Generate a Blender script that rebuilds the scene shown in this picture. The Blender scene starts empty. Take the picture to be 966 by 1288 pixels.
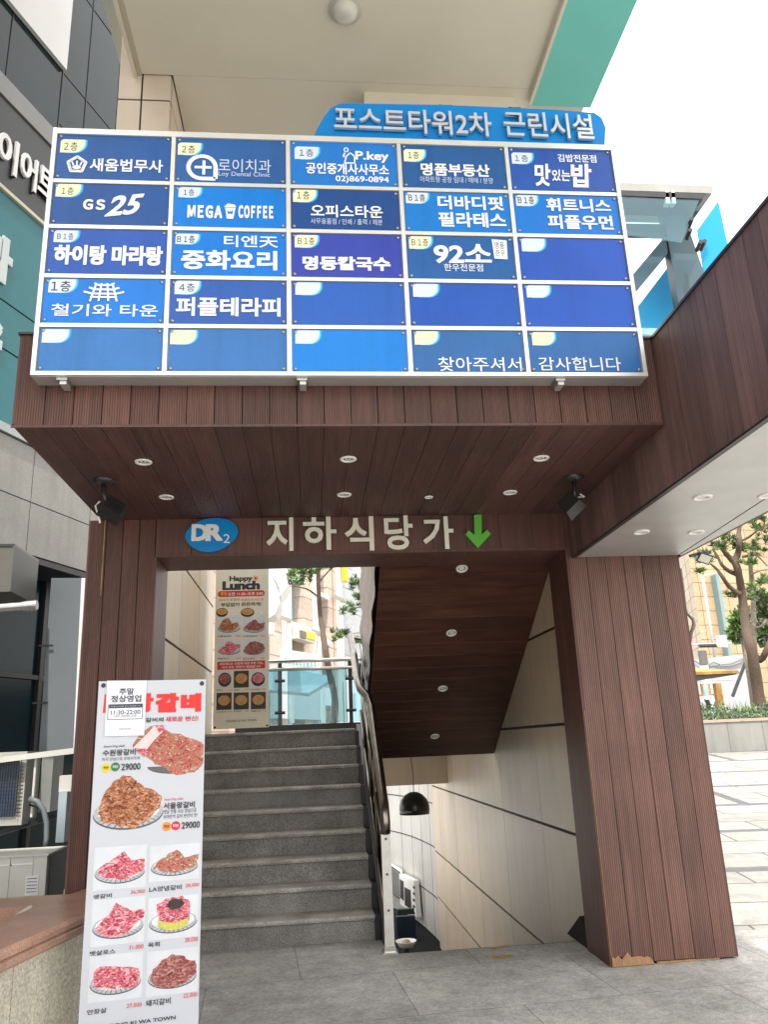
import bpy, math, random
from mathutils import Vector, Matrix
random.seed(7)
scene = bpy.context.scene
COL = scene.collection

# ------------------------------------------------------------------ camera
F_PX, W_PX, H_PX, EYE = 985.0, 966.0, 1288.0, 1.45
def _cam_axes(yaw, pitch, roll):
    cy, sy, cp, sp, cr, sr = math.cos(yaw), math.sin(yaw), math.cos(pitch), math.sin(pitch), math.cos(roll), math.sin(roll)
    f = Vector((sy*cp, cy*cp, sp)); r = Vector((cy, -sy, 0)); u = r.cross(f)
    return (cr*r + sr*u), (-sr*r + cr*u), f
CR, CU, CF = _cam_axes(math.radians(5.69), math.radians(16.34), math.radians(-2.44))
CAM = Vector((0, 0, EYE))
cd = bpy.data.cameras.new('camera'); cam = bpy.data.objects.new('camera', cd); COL.objects.link(cam)
m = Matrix.Identity(4)
for i in range(3):
    m[i][0], m[i][1], m[i][2], m[i][3] = CR[i], CU[i], -CF[i], CAM[i]
cam.matrix_world = m
cd.sensor_fit = 'VERTICAL'; cd.sensor_height = 24.0; cd.lens = 24.0*F_PX/H_PX
cd.clip_start = 0.05; cd.clip_end = 3000
scene.camera = cam
# ------------------------------------------------------------------ world, sun, exposure
SUN_EL, SUN_H = math.radians(60.0), Vector((-0.10, -0.995))     # towards the sun
w = bpy.data.worlds.new('World'); scene.world = w; w.use_nodes = True
nt = w.node_tree; bg = nt.nodes['Background']
sk = nt.nodes.new('ShaderNodeTexSky'); sk.sky_type = 'NISHITA'; sk.sun_disc = False
sk.sun_elevation = SUN_EL; sk.sun_rotation = math.atan2(SUN_H.x, SUN_H.y)
sk.air_density = 1.0; sk.dust_density = 4.0; sk.ozone_density = 0.6
mixw = nt.nodes.new('ShaderNodeMixRGB'); mixw.inputs[0].default_value = 0.75
nt.links.new(sk.outputs[0], mixw.inputs[1]); mixw.inputs[2].default_value = (9.9, 9.6, 9.1, 1)   # thin bright overcast veil
nt.links.new(mixw.outputs[0], bg.inputs[0]); bg.inputs[1].default_value = 0.135
sd = bpy.data.lights.new('sun', 'SUN'); sd.energy = 2.3; sd.angle = math.radians(0.8); sd.color = (1, 0.95, 0.87)
so = bpy.data.objects.new('sun', sd); COL.objects.link(so)
tos = Vector((SUN_H.x*math.cos(SUN_EL), SUN_H.y*math.cos(SUN_EL), math.sin(SUN_EL)))
so.rotation_euler = tos.to_track_quat('Z', 'Y').to_euler(); so.location = (0, 0, 30)
vs = scene.view_settings
vs.view_transform = 'Standard'; vs.look = 'None'; vs.gamma = 1; vs.use_curve_mapping = False
vs.exposure = 1.05
scene.cycles.max_bounces = 8; scene.cycles.diffuse_bounces = 5; scene.cycles.caustics_reflective = False
scene.cycles.caustics_refractive = False; scene.cycles.use_denoising = True

# ------------------------------------------------------------------ helpers
def ray(x, y):
    return (CR*((x-W_PX/2)/F_PX) - CU*((y-H_PX/2)/F_PX) + CF)
def on(x, y, ax, v):                       # photo point on the plane axis=v
    d = ray(x, y); return CAM + d*((v-CAM[ax])/d[ax])
class Frame:
    """a flat frame: origin, u axis, v axis; n faces the viewer"""
    def __init__(s, O, U, V=(0, 0, 1)):
        s.O, s.U, s.V = Vector(O), Vector(U).normalized(), Vector(V).normalized(); s.N = s.U.cross(s.V)
    def at(s, u, v, d=0): return s.O + s.U*u + s.V*v + s.N*d
    def uv(s, x, y):
        d = ray(x, y); t = (s.O-CAM).dot(s.N)/d.dot(s.N); P = CAM + d*t - s.O
        return P.dot(s.U), P.dot(s.V)
    def rect(s, x0, y0, x1, y1):
        xm, ym = (x0+x1)/2, (y0+y1)/2
        return s.uv(x0, ym)[0], s.uv(xm, y1)[1], s.uv(x1, ym)[0], s.uv(xm, y0)[1]
def lin(r, g, b):
    f = lambda c: ((c/255+0.055)/1.055)**2.4 if c > 10 else c/255/12.92
    return (f(r), f(g), f(b))
def mat(name, rgb, rough=0.6, var=0.12, scale=6.0, bump=0.0, bscale=60.0, metal=0.0, spec=0.5, speck=0.0, sscale=160.0, stretch=None, emit=None, alpha=None, tint2=None, detail=6, island=0.0, streak=0.0):
    M = bpy.data.materials.new(name); M.use_nodes = True
    n = M.node_tree.nodes; L = M.node_tree.links; b = n['Principled BSDF']
    b.inputs['Roughness'].default_value = rough; b.inputs['Metallic'].default_value = metal
    b.inputs['Specular IOR Level'].default_value = spec
    tc = n.new('ShaderNodeTexCoord'); vec = tc.outputs['Object']
    if stretch:
        mp = n.new('ShaderNodeMapping'); mp.inputs['Scale'].default_value = stretch; L.new(vec, mp.inputs[0]); vec = mp.outputs[0]
    col = None
    if var or tint2:
        nz = n.new('ShaderNodeTexNoise'); nz.inputs['Scale'].default_value = scale; nz.inputs['Detail'].default_value = detail; nz.inputs['Roughness'].default_value = 0.62
        L.new(vec, nz.inputs['Vector'])
        cr = n.new('ShaderNodeValToRGB'); e = cr.color_ramp.elements
        e[0].position, e[1].position = 0.3, 0.7
        if tint2:
            e[0].color = (*rgb, 1); e[1].color = (*tint2, 1)
        else:
            e[0].color = tuple(c*(1-var) for c in rgb)+(1,); e[1].color = tuple(min(1, c*(1+var)) for c in rgb)+(1,)
        L.new(nz.outputs['Fac'], cr.inputs[0]); col = cr.outputs[0]
    if speck:
        n2 = n.new('ShaderNodeTexNoise'); n2.inputs['Scale'].default_value = sscale; n2.inputs['Detail'].default_value = 2; L.new(vec, n2.inputs['Vector'])
        r2 = n.new('ShaderNodeMapRange'); r2.inputs[1].default_value = 0.3; r2.inputs[2].default_value = 0.7
        r2.inputs[3].default_value = 1-speck; r2.inputs[4].default_value = 1+speck; L.new(n2.outputs['Fac'], r2.inputs[0])
        mu = n.new('ShaderNodeMixRGB'); mu.blend_type = 'MULTIPLY'; mu.inputs[0].default_value = 1
        if col: L.new(col, mu.inputs[1])
        else: mu.inputs[1].default_value = (*rgb, 1)
        L.new(r2.outputs[0], mu.inputs[2]); col = mu.outputs[0]
    if island:
        ge = n.new('ShaderNodeNewGeometry'); r5 = n.new('ShaderNodeMapRange'); r5.inputs[3].default_value = 1-island; r5.inputs[4].default_value = 1+island; L.new(ge.outputs['Random Per Island'], r5.inputs[0])
        m5 = n.new('ShaderNodeMixRGB'); m5.blend_type = 'MULTIPLY'; m5.inputs[0].default_value = 1; L.new(col, m5.inputs[1]); L.new(r5.outputs[0], m5.inputs[2]); col = m5.outputs[0]
    if streak:
        mp6 = n.new('ShaderNodeMapping'); mp6.inputs['Scale'].default_value = (7, 7, .45); L.new(tc.outputs['Object'], mp6.inputs[0])
        n6 = n.new('ShaderNodeTexNoise'); n6.inputs['Scale'].default_value = 1; n6.inputs['Detail'].default_value = 5; n6.inputs['Roughness'].default_value = .7; L.new(mp6.outputs[0], n6.inputs['Vector'])
        r6 = n.new('ShaderNodeMapRange'); r6.inputs[1].default_value = .48; r6.inputs[2].default_value = .75; r6.inputs[3].default_value = 1; r6.inputs[4].default_value = 1-streak; L.new(n6.outputs['Fac'], r6.inputs[0])
        m6 = n.new('ShaderNodeMixRGB'); m6.blend_type = 'MULTIPLY'; m6.inputs[0].default_value = 1; L.new(col, m6.inputs[1]); L.new(r6.outputs[0], m6.inputs[2]); col = m6.outputs[0]
    if col: L.new(col, b.inputs['Base Color'])
    else: b.inputs['Base Color'].default_value = (*rgb, 1)
    if bump:
        n3 = n.new('ShaderNodeTexNoise'); n3.inputs['Scale'].default_value = bscale; n3.inputs['Detail'].default_value = 4; L.new(vec, n3.inputs['Vector'])
        bp = n.new('ShaderNodeBump'); bp.inputs['Strength'].default_value = bump; bp.inputs['Distance'].default_value = 0.01
        L.new(n3.outputs['Fac'], bp.inputs['Height']); L.new(bp.outputs[0], b.inputs['Normal'])
    if emit:
        b.inputs['Emission Color'].default_value = (*rgb, 1); b.inputs['Emission Strength'].default_value = emit
    if alpha is not None: b.inputs['Alpha'].default_value = alpha
    return M
def mat_wood(name, rgb, axis='X', pitch=0.0125, grain=(14, 14, 0.7), bumpd=0.004, dark=0.75, rough=0.55, worn=0.0, spread=0.35):
    """composite decking: fine grooves across `axis`, long grain, tone changing from board to board"""
    M = bpy.data.materials.new(name); M.use_nodes = True
    n = M.node_tree.nodes; L = M.node_tree.links; b = n['Principled BSDF']; b.inputs['Roughness'].default_value = rough
    tc = n.new('ShaderNodeTexCoord'); geo = n.new('ShaderNodeNewGeometry')
    mp = n.new('ShaderNodeMapping'); mp.inputs['Scale'].default_value = grain; L.new(tc.outputs['Object'], mp.inputs[0])
    nz = n.new('ShaderNodeTexNoise'); nz.inputs['Scale'].default_value = 2.2; nz.inputs['Detail'].default_value = 7; nz.inputs['Roughness'].default_value = 0.65; L.new(mp.outputs[0], nz.inputs['Vector'])
    cr = n.new('ShaderNodeValToRGB'); e = cr.color_ramp.elements; e[0].position, e[1].position = 0.28, 0.74
    e[0].color = tuple(c*(1-spread) for c in rgb)+(1,); e[1].color = tuple(c*(1+spread) for c in rgb)+(1,)
    L.new(nz.outputs['Fac'], cr.inputs[0]); col = cr.outputs[0]
    # board to board tone
    mr = n.new('ShaderNodeMapRange'); mr.inputs[3].default_value = 0.74; mr.inputs[4].default_value = 1.2; L.new(geo.outputs['Random Per Island'], mr.inputs[0])
    mu = n.new('ShaderNodeMixRGB'); mu.blend_type = 'MULTIPLY'; mu.inputs[0].default_value = 1; L.new(col, mu.inputs[1]); L.new(mr.outputs[0], mu.inputs[2]); col = mu.outputs[0]
    # large blotches of weathering
    n2 = n.new('ShaderNodeTexNoise'); n2.inputs['Scale'].default_value = 1.7; n2.inputs['Detail'].default_value = 5; L.new(tc.outputs['Object'], n2.inputs['Vector'])
    r2 = n.new('ShaderNodeMapRange'); r2.inputs[1].default_value = 0.3; r2.inputs[2].default_value = 0.7; r2.inputs[3].default_value = 0.82; r2.inputs[4].default_value = 1.18; L.new(n2.outputs['Fac'], r2.inputs[0])
    m2 = n.new('ShaderNodeMixRGB'); m2.blend_type = 'MULTIPLY'; m2.inputs[0].default_value = 1; L.new(col, m2.inputs[1]); L.new(r2.outputs[0], m2.inputs[2]); col = m2.outputs[0]
    mp3 = n.new('ShaderNodeMapping'); mp3.inputs['Scale'].default_value = tuple(g_*.55 for g_ in grain); L.new(tc.outputs['Object'], mp3.inputs[0])
    n4 = n.new('ShaderNodeTexNoise'); n4.inputs['Scale'].default_value = 1.0; n4.inputs['Detail'].default_value = 3; L.new(mp3.outputs[0], n4.inputs['Vector'])
    r4 = n.new('ShaderNodeMapRange'); r4.inputs[1].default_value = 0.55; r4.inputs[2].default_value = 0.75; r4.inputs[3].default_value = 0.0; r4.inputs[4].default_value = 0.35; L.new(n4.outputs['Fac'], r4.inputs[0])
    m4 = n.new('ShaderNodeMixRGB'); L.new(r4.outputs[0], m4.inputs[0]); L.new(col, m4.inputs[1]); m4.inputs[2].default_value = (rgb[0]*1.5+.01, rgb[1]*1.55+.008, rgb[2]*1.55+.007, 1); col = m4.outputs[0]
    if pitch:
        wv = n.new('ShaderNodeTexWave'); wv.wave_type = 'BANDS'; wv.bands_direction = axis; wv.wave_profile = 'SIN'
        wv.inputs['Scale'].default_value = 0.31416/pitch; wv.inputs['Distortion'].default_value = 0.25; wv.inputs['Detail'].default_value = 1; wv.inputs['Detail Scale'].default_value = 0.3
        L.new(tc.outputs['Object'], wv.inputs['Vector'])
        r3 = n.new('ShaderNodeMapRange'); r3.inputs[3].default_value = dark; r3.inputs[4].default_value = 1.12; L.new(wv.outputs['Fac'], r3.inputs[0])
        m3 = n.new('ShaderNodeMixRGB'); m3.blend_type = 'MULTIPLY'; m3.inputs[0].default_value = 1; L.new(col, m3.inputs[1]); L.new(r3.outputs[0], m3.inputs[2]); col = m3.outputs[0]
        bp = n.new('ShaderNodeBump'); bp.inputs['Strength'].default_value = 0.7; bp.inputs['Distance'].default_value = bumpd
        L.new(wv.outputs['Fac'], bp.inputs['Height']); L.new(bp.outputs[0], b.inputs['Normal'])
    L.new(col, b.inputs['Base Color'])
    return M
def mat_paving(name, rgb, sx, sy, rot=0.0, joint=(0.05, 0.05, 0.05), gap=0.012, stain=0.25, band=None, speck=0.16, rough=0.7, off=0.5):
    M = bpy.data.materials.new(name); M.use_nodes = True
    n = M.node_tree.nodes; L = M.node_tree.links; b = n['Principled BSDF']; b.inputs['Roughness'].default_value = rough; b.inputs['Specular IOR Level'].default_value = 0.35
    tc = n.new('ShaderNodeTexCoord'); mp = n.new('ShaderNodeMapping'); mp.inputs['Rotation'].default_value = (0, 0, rot); L.new(tc.outputs['Object'], mp.inputs[0])
    br = n.new('ShaderNodeTexBrick'); br.offset = off; br.inputs['Scale'].default_value = 1; br.inputs['Brick Width'].default_value = sx; br.inputs['Row Height'].default_value = sy
    br.inputs['Mortar Size'].default_value = gap/2; br.inputs['Mortar Smooth'].default_value = 0.1
    br.inputs['Color1'].default_value = tuple(c*0.9 for c in rgb)+(1,); br.inputs['Color2'].default_value = tuple(c*1.08 for c in rgb)+(1,); br.inputs['Mortar'].default_value = (*joint, 1)
    L.new(mp.outputs[0], br.inputs['Vector']); col = br.outputs['Color']
    if band:
        b2 = n.new('ShaderNodeTexBrick'); b2.offset = 0.37; b2.inputs['Scale'].default_value = 1; b2.inputs['Brick Width'].default_value = band[0]; b2.inputs['Row Height'].default_value = band[1]
        b2.inputs['Mortar Size'].default_value = band[2]/2; b2.inputs['Mortar Smooth'].default_value = 0; L.new(mp.outputs[0], b2.inputs['Vector'])
        mb = n.new('ShaderNodeMixRGB'); L.new(b2.outputs['Fac'], mb.inputs[0]); L.new(col, mb.inputs[1]); mb.inputs[2].default_value = (*band[3], 1); col = mb.outputs[0]
    for sc, lo, hi, dt in ((1.1, 1-stain, 1+stain*0.6, 6), (7, 0.82, 1.12, 6), (120, 1-speck, 1+speck, 2), (38, 1-speck*.7, 1+speck*.7, 3)):
        nz = n.new('ShaderNodeTexNoise'); nz.inputs['Scale'].default_value = sc; nz.inputs['Detail'].default_value = dt; L.new(tc.outputs['Object'], nz.inputs['Vector'])
        r = n.new('ShaderNodeMapRange'); r.inputs[1].default_value = 0.3; r.inputs[2].default_value = 0.7; r.inputs[3].default_value = lo; r.inputs[4].default_value = hi; L.new(nz.outputs['Fac'], r.inputs[0])
        mu = n.new('ShaderNodeMixRGB'); mu.blend_type = 'MULTIPLY'; mu.inputs[0].default_value = 1; L.new(col, mu.inputs[1]); L.new(r.outputs[0], mu.inputs[2]); col = mu.outputs[0]
    bp = n.new('ShaderNodeBump'); bp.inputs['Strength'].default_value = 0.35; bp.inputs['Distance'].default_value = 0.004; bp.invert = True
    L.new(br.outputs['Fac'], bp.inputs['Height']); L.new(bp.outputs[0], b.inputs['Normal'])
    L.new(col, b.inputs['Base Color']); return M
def mat_glass(name, rgb, alpha, rough=0.03, ior=1.45):
    """thin sheet glass: part clear, part tinted and mirror-like"""
    M = bpy.data.materials.new(name); M.use_nodes = True
    n = M.node_tree.nodes; L = M.node_tree.links; out = n['Material Output']; n.remove(n['Principled BSDF'])
    tr = n.new('ShaderNodeBsdfTransparent'); tr.inputs[0].default_value = (*[0.35+0.65*min(1, c*1.2) for c in rgb], 1)
    df = n.new('ShaderNodeBsdfDiffuse'); df.inputs[0].default_value = (*rgb, 1)
    gl = n.new('ShaderNodeBsdfGlossy'); gl.inputs['Roughness'].default_value = rough
    m1 = n.new('ShaderNodeMixShader'); m1.inputs[0].default_value = alpha; L.new(tr.outputs[0], m1.inputs[1]); L.new(df.outputs[0], m1.inputs[2])
    fr = n.new('ShaderNodeFresnel'); fr.inputs[0].default_value = ior
    m2 = n.new('ShaderNodeMixShader'); L.new(fr.outputs[0], m2.inputs[0]); L.new(m1.outputs[0], m2.inputs[1]); L.new(gl.outputs[0], m2.inputs[2])
    L.new(m2.outputs[0], out.inputs[0]); return M

class MB:
    def __init__(s): s.v, s.f, s.m, s.mats = [], [], [], []
    def mi(s, M):
        if M is None: return 0
        if M not in s.mats: s.mats.append(M)
        return s.mats.index(M)
    def add(s, vs, fs, M=None):
        o = len(s.v); s.v += [tuple(p) for p in vs]; k = s.mi(M)
        for f in fs: s.f.append(tuple(i+o for i in f)); s.m.append(k)
    def box(s, x0, x1, y0, y1, z0, z1, M=None):
        s.add([(x0,y0,z0),(x1,y0,z0),(x1,y1,z0),(x0,y1,z0),(x0,y0,z1),(x1,y0,z1),(x1,y1,z1),(x0,y1,z1)],
              [(0,3,2,1),(4,5,6,7),(0,1,5,4),(1,2,6,5),(2,3,7,6),(3,0,4,7)], M); return s
    def hexa(s, b, t, M=None):             # four bottom points, four top points
        s.add(list(b)+list(t), [(0,3,2,1),(4,5,6,7),(0,1,5,4),(1,2,6,5),(2,3,7,6),(3,0,4,7)], M); return s
    def fbox(s, fr, u0, u1, v0, v1, d0, d1, M=None):
        P = fr.at
        return s.hexa([P(u0,v0,d1),P(u1,v0,d1),P(u1,v0,d0),P(u0,v0,d0)], [P(u0,v1,d1),P(u1,v1,d1),P(u1,v1,d0),P(u0,v1,d0)], M)
    def quad(s, pts, M=None): s.add(pts, [tuple(range(len(pts)))], M); return s
    def prism(s, fr, poly, d0, d1, M=None, back=True):   # poly in frame uv, counter-clockwise
        n = len(poly); vs = [fr.at(u, v, d1) for u, v in poly]+[fr.at(u, v, d0) for u, v in poly]
        fs = [tuple(range(n))]+[(i, i+n, (i+1) % n+n, (i+1) % n) for i in range(n)]
        if back: fs.append(tuple(range(2*n-1, n-1, -1)))
        s.add(vs, fs, M); return s
    def tube(s, path, r, n=10, M=None, cap=True):
        path = [Vector(p) for p in path]; R = r if isinstance(r, (list, tuple)) else [r]*len(path)
        vs = []; prev = None
        for i, p in enumerate(path):
            t = (path[min(i+1, len(path)-1)]-path[max(i-1, 0)]).normalized()
            a = prev if prev is not None and abs(prev.dot(t)) < 0.95 else (Vector((0, 0, 1)) if abs(t.z) < 0.9 else Vector((1, 0, 0)))
            a = (a-t*a.dot(t)).normalized(); b = t.cross(a); prev = a
            vs += [p+(a*math.cos(6.2832*k/n)+b*math.sin(6.2832*k/n))*R[i] for k in range(n)]
        fs = [(i*n+k, i*n+(k+1) % n, (i+1)*n+(k+1) % n, (i+1)*n+k) for i in range(len(path)-1) for k in range(n)]
        if cap: fs += [tuple(range(n-1, -1, -1)), tuple(range((len(path)-1)*n, len(path)*n))]
        s.add(vs, fs, M); return s
    def lathe(s, prof, c=(0, 0, 0), n=20, M=None):       # prof: (radius, z)
        c = Vector(c); vs = [c+Vector((r*math.cos(6.2832*k/n), r*math.sin(6.2832*k/n), z)) for r, z in prof for k in range(n)]
        s.add(vs, [(i*n+k, i*n+(k+1) % n, (i+1)*n+(k+1) % n, (i+1)*n+k) for i in range(len(prof)-1) for k in range(n)], M); return s
    def build(s, name, M=None, parent=None, world=True, smooth=False, label=None):
        if M is not None and not s.mats: s.mats = [M]
        vs = s.v; base = Vector((0, 0, 0))
        if parent is None and world:
            xs = [p[0] for p in vs]; ys = [p[1] for p in vs]; zs = [p[2] for p in vs]
            base = Vector(((min(xs)+max(xs))/2, (min(ys)+max(ys))/2, min(zs)))
        elif parent is not None and world: base = root_loc(parent)
        me = bpy.data.meshes.new(name); me.from_pydata([tuple(Vector(p)-base) for p in vs], [], s.f)
        for M_ in s.mats: me.materials.append(M_)
        me.polygons.foreach_set('material_index', s.m)
        if smooth: me.polygons.foreach_set('use_smooth', [True]*len(s.f))
        me.update()
        o = bpy.data.objects.new(name, me); COL.objects.link(o)
        if parent is not None: o.parent = parent
        else: o.location = base
        if label: o['label'] = label
        return o
def root_loc(o):
    v = Vector(o.location); p = o.parent
    while p is not None: v += Vector(p.location); p = p.parent
    return v
def tag(o, label, cat, group=None):
    o['label'] = label; o['category'] = cat
    if group: o['group'] = group
    return o
def kind(o, k='structure'): o['kind'] = k; return o
def thing(name, label, cat, loc=(0, 0, 0), group=None):
    o = bpy.data.objects.new(name, None); COL.objects.link(o); o.location = loc; o.empty_display_size = 0.1
    return tag(o, label, cat, group)
def copy_tree(o, parent=None):
    c = o.copy(); COL.objects.link(c)
    if parent is not None: c.parent = parent
    for ch in list(o.children): copy_tree(ch, c)
    return c
_tc = {}
_cu = bpy.data.curves.new('type', 'FONT'); _cu.fill_mode = 'FRONT'; _cu.resolution_u = 3
_to = bpy.data.objects.new('type', _cu)
def glyphs(body, bold, shear, space):
    k = (body, bold, shear, space)
    if k not in _tc:
        _cu.body = body; _cu.offset = min(bold, .018); _cu.shear = shear; _cu.space_character = space
        me = bpy.data.meshes.new_from_object(_to)
        vs = [v.co.copy() for v in me.vertices]; fs = [tuple(p.vertices) for p in me.polygons]
        rest = bold-.018
        if rest > 0:                        # heavier weights: shifted repeats a hair apart in depth
            n = len(vs); V, F = [], []
            for i, (dx, dy) in enumerate(((-1,-.7),(1,-.7),(1,.7),(-1,.7),(0,0))):
                V += [Vector((v.x+dx*rest, v.y+dy*rest, i*.012)) for v in vs]; F += [tuple(q+i*n for q in f) for f in fs]
            vs, fs = V, F
        _tc[k] = (vs, fs, None)
        bpy.data.meshes.remove(me)
    return _tc[k]
def wide(body, space):
    asc = [c for c in body if 32 < ord(c) < 127]
    if body.endswith('층') or body in ('GS', 'MEGA', 'COFFEE'):
        out = ''.join(chr(ord(c)+0xFEE0) if 32 < ord(c) < 127 else c for c in body)
        return out, (.93 if body.endswith('층') else .80)
    return body, space
def text_into(mb, body, fr, box, d=0.004, thick=0.0, bold=0.0, shear=0.0, M=None, space=1.0, tilt=0.0):
    """lettering fitted to the box (u0,v0,u1,v1) of a frame"""
    body, space = wide(body, space)
    vs, fs, es = glyphs(body, bold, shear, space)
    if not vs: return mb
    x0 = min(v.x for v in vs); x1 = max(v.x for v in vs); y0 = min(v.y for v in vs); y1 = max(v.y for v in vs)
    u0, v0, u1, v1 = box; sx = (u1-u0)/max(1e-6, x1-x0); sy = (v1-v0)/max(1e-6, y1-y0)
    P = [(u0+(v.x-x0)*sx, v0+(v.y-y0)*sy) for v in vs]; Z = [v.z*.02 for v in vs]
    um = (u0+u1)/2
    P = [(a, b+tilt*(a-um)) for a, b in P]
    n = len(P)
    if thick:
        cnt = {}
        for f in fs:
            for i in range(len(f)):
                a, b = f[i], f[(i+1) % len(f)]; key = (min(a, b), max(a, b)); cnt.setdefault(key, []).append((a, b))
        side = [(b, a, a+n, b+n) for e in cnt.values() if len(e) == 1 for a, b in e]
        mb.add([fr.at(a, b, d+thick+z) for (a, b), z in zip(P, Z)]+[fr.at(a, b, d-.002+z) for (a, b), z in zip(P, Z)], list(fs)+side, M)
    else: mb.add([fr.at(a, b, d+z) for (a, b), z in zip(P, Z)], fs, M)
    return mb
def ell(cu, cv, ru, rv, n=28, wob=0.0, rnd=None, pw=1.0):
    out = []
    for k in range(n):
        a = 6.28318*k/n; w_ = 1+(rnd.uniform(-wob, wob) if wob else 0)
        out.append((cu+ru*w_*math.copysign(abs(math.cos(a))**pw, math.cos(a)), cv+rv*w_*math.copysign(abs(math.sin(a))**pw, math.sin(a))))
    return out

# ------------------------------------------------------------------ materials
BROWN = (0.108, 0.046, 0.035)
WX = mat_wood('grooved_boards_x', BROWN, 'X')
WY = mat_wood('grooved_boards_y', BROWN, 'Y', grain=(14, 14, 0.7))
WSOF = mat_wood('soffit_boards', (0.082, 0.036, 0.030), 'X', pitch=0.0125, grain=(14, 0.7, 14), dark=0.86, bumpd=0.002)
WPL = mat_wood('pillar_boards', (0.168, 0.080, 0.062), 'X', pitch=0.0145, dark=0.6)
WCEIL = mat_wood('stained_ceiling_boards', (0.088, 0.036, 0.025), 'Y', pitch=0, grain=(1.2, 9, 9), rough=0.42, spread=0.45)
WSM = mat_wood('smooth_brown_boards', BROWN, 'Y', pitch=0, grain=(12, 12, 0.6), rough=0.5)
GAP = mat('dark_gap', (0.012, 0.008, 0.007), 0.9, 0)
RAWWOOD = mat('bare_chipped_wood', (0.36, 0.21, 0.105), 0.8, 0.35, 30, stretch=(4, 4, 0.5))
STEEL = mat('brushed_stainless', (0.62, 0.61, 0.58), 0.3, 0.1, 14, metal=1.0, stretch=(1, 1, 6))
FRAMEAL = mat('sign_frame_aluminium', (0.78, 0.78, 0.75), 0.32, 0.06, 5, metal=0.55)
DULLAL = mat('dull_aluminium', (0.55, 0.55, 0.54), 0.42, 0.08, 3, metal=0.6)
WHITE = mat('white_lettering', (0.86, 0.87, 0.88), 0.5, 0)
PALE = mat('faded_lettering', (0.60, 0.67, 0.82), 0.5, 0)
CREAM = mat('cream_acrylic', (0.80, 0.78, 0.66), 0.45, 0.05, 10)
BLACKT = mat('black_print', (0.03, 0.03, 0.04), 0.5, 0)
DKBLUE = mat('navy_print', (0.035, 0.04, 0.10), 0.5, 0)
REDT = mat('red_print', (0.70, 0.035, 0.03), 0.5, 0)
TABC = mat('cream_tab', lin(236, 237, 196), 0.5, 0)
TABB = mat('pale_blue_tab', lin(214, 224, 244), 0.5, 0)
CYAN = mat('cyan_print', lin(0, 165, 228), 0.5, 0)
LIGHTBLUE = mat('light_blue_print', lin(120, 200, 240), 0.5, 0)
SCREW = mat('screw_steel', (0.42, 0.41, 0.40), 0.35, 0, metal=0.9)
BEIGE = mat('beige_wall_panel', (0.57, 0.465, 0.34), 0.42, 0.10, 1.3, bump=0.02, speck=0.05, sscale=90, island=0.05, streak=0.16)
LBEIGE = mat('pale_wall_panel', (0.52, 0.51, 0.48), 0.5, 0.06, 2, streak=.12)
JOINT = mat('black_joint', (0.02, 0.02, 0.02), 0.7, 0)
STONE = mat('stair_granite', (0.22, 0.215, 0.20), 0.62, 0.36, 2.4, bump=0.06, bscale=90, speck=0.42, sscale=95, streak=.2)
NOSE = mat('worn_granite_nosing', (0.36, 0.35, 0.32), 0.55, 0.38, 5, bump=0.05, bscale=90, speck=0.36, sscale=95)
PAVE = mat_paving('granite_paving', (0.475, 0.475, 0.45), 1.2, 0.9, rot=math.radians(-4), joint=(0.24, 0.235, 0.22), gap=0.007, stain=0.32, speck=.28)
PLAZA = mat_paving('plaza_paving', (0.34, 0.335, 0.31), 1.2, 0.6, rot=math.radians(6), joint=(0.10, 0.10, 0.10), gap=0.022, stain=0.15, band=(3.6, 1.9, 0.16, (0.13, 0.13, 0.14)), speck=0.08)
ROAD = mat('far_ground', (0.30, 0.29, 0.27), 0.8, 0.15, 0.5)
BLACKM = mat('black_metal', (0.018, 0.018, 0.02), 0.4, 0.2, 12)
DARKSTEEL = mat('dark_steel', (0.06, 0.06, 0.065), 0.35, 0.15, 10, metal=0.5)
GREYG = mat('grey_granite_cladding', (0.32, 0.315, 0.295), 0.55, 0.12, 1.5, speck=0.14, sscale=80, island=.06, streak=.2)
TEAL = mat('teal_sign_sheet', lin(8, 112, 122), 0.45, 0.12, 1.2)
TEALP = mat('teal_painted_metal', lin(112, 200, 192), 0.5, 0.05, 1)
BEIGEC = mat('beige_soffit_paint', (0.70, 0.645, 0.535), 0.42, 0.06, 0.8)
TILE = mat('pinkish_wall_tile', (0.66, 0.55, 0.45), 0.45, 0.08, 2.5, speck=0.04)
DGLASS = mat('dark_curtain_glass', (0.010, 0.020, 0.026), 0.12, 0.3, 0.7, spec=0.3)
PGRAN = mat('brown_polished_granite', (0.42, 0.245, 0.18), 0.3, 0.25, 5, speck=0.35, sscale=150)
BGRAN = mat('beige_rough_granite', (0.58, 0.54, 0.44), 0.75, 0.12, 3, speck=0.3, sscale=70, streak=.2)
ACW = mat('ac_white_paint', (0.62, 0.62, 0.57), 0.5, 0.08, 3)
GREYP = mat('grey_painted_board', (0.155, 0.175, 0.195), 0.5, 0.12, 0.9)
PAPER = mat('white_paper', (0.80, 0.81, 0.84), 0.6, 0)
VINYL = mat('white_vinyl', (0.58, 0.605, 0.67), 0.42, 0.03, 3)

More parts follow.
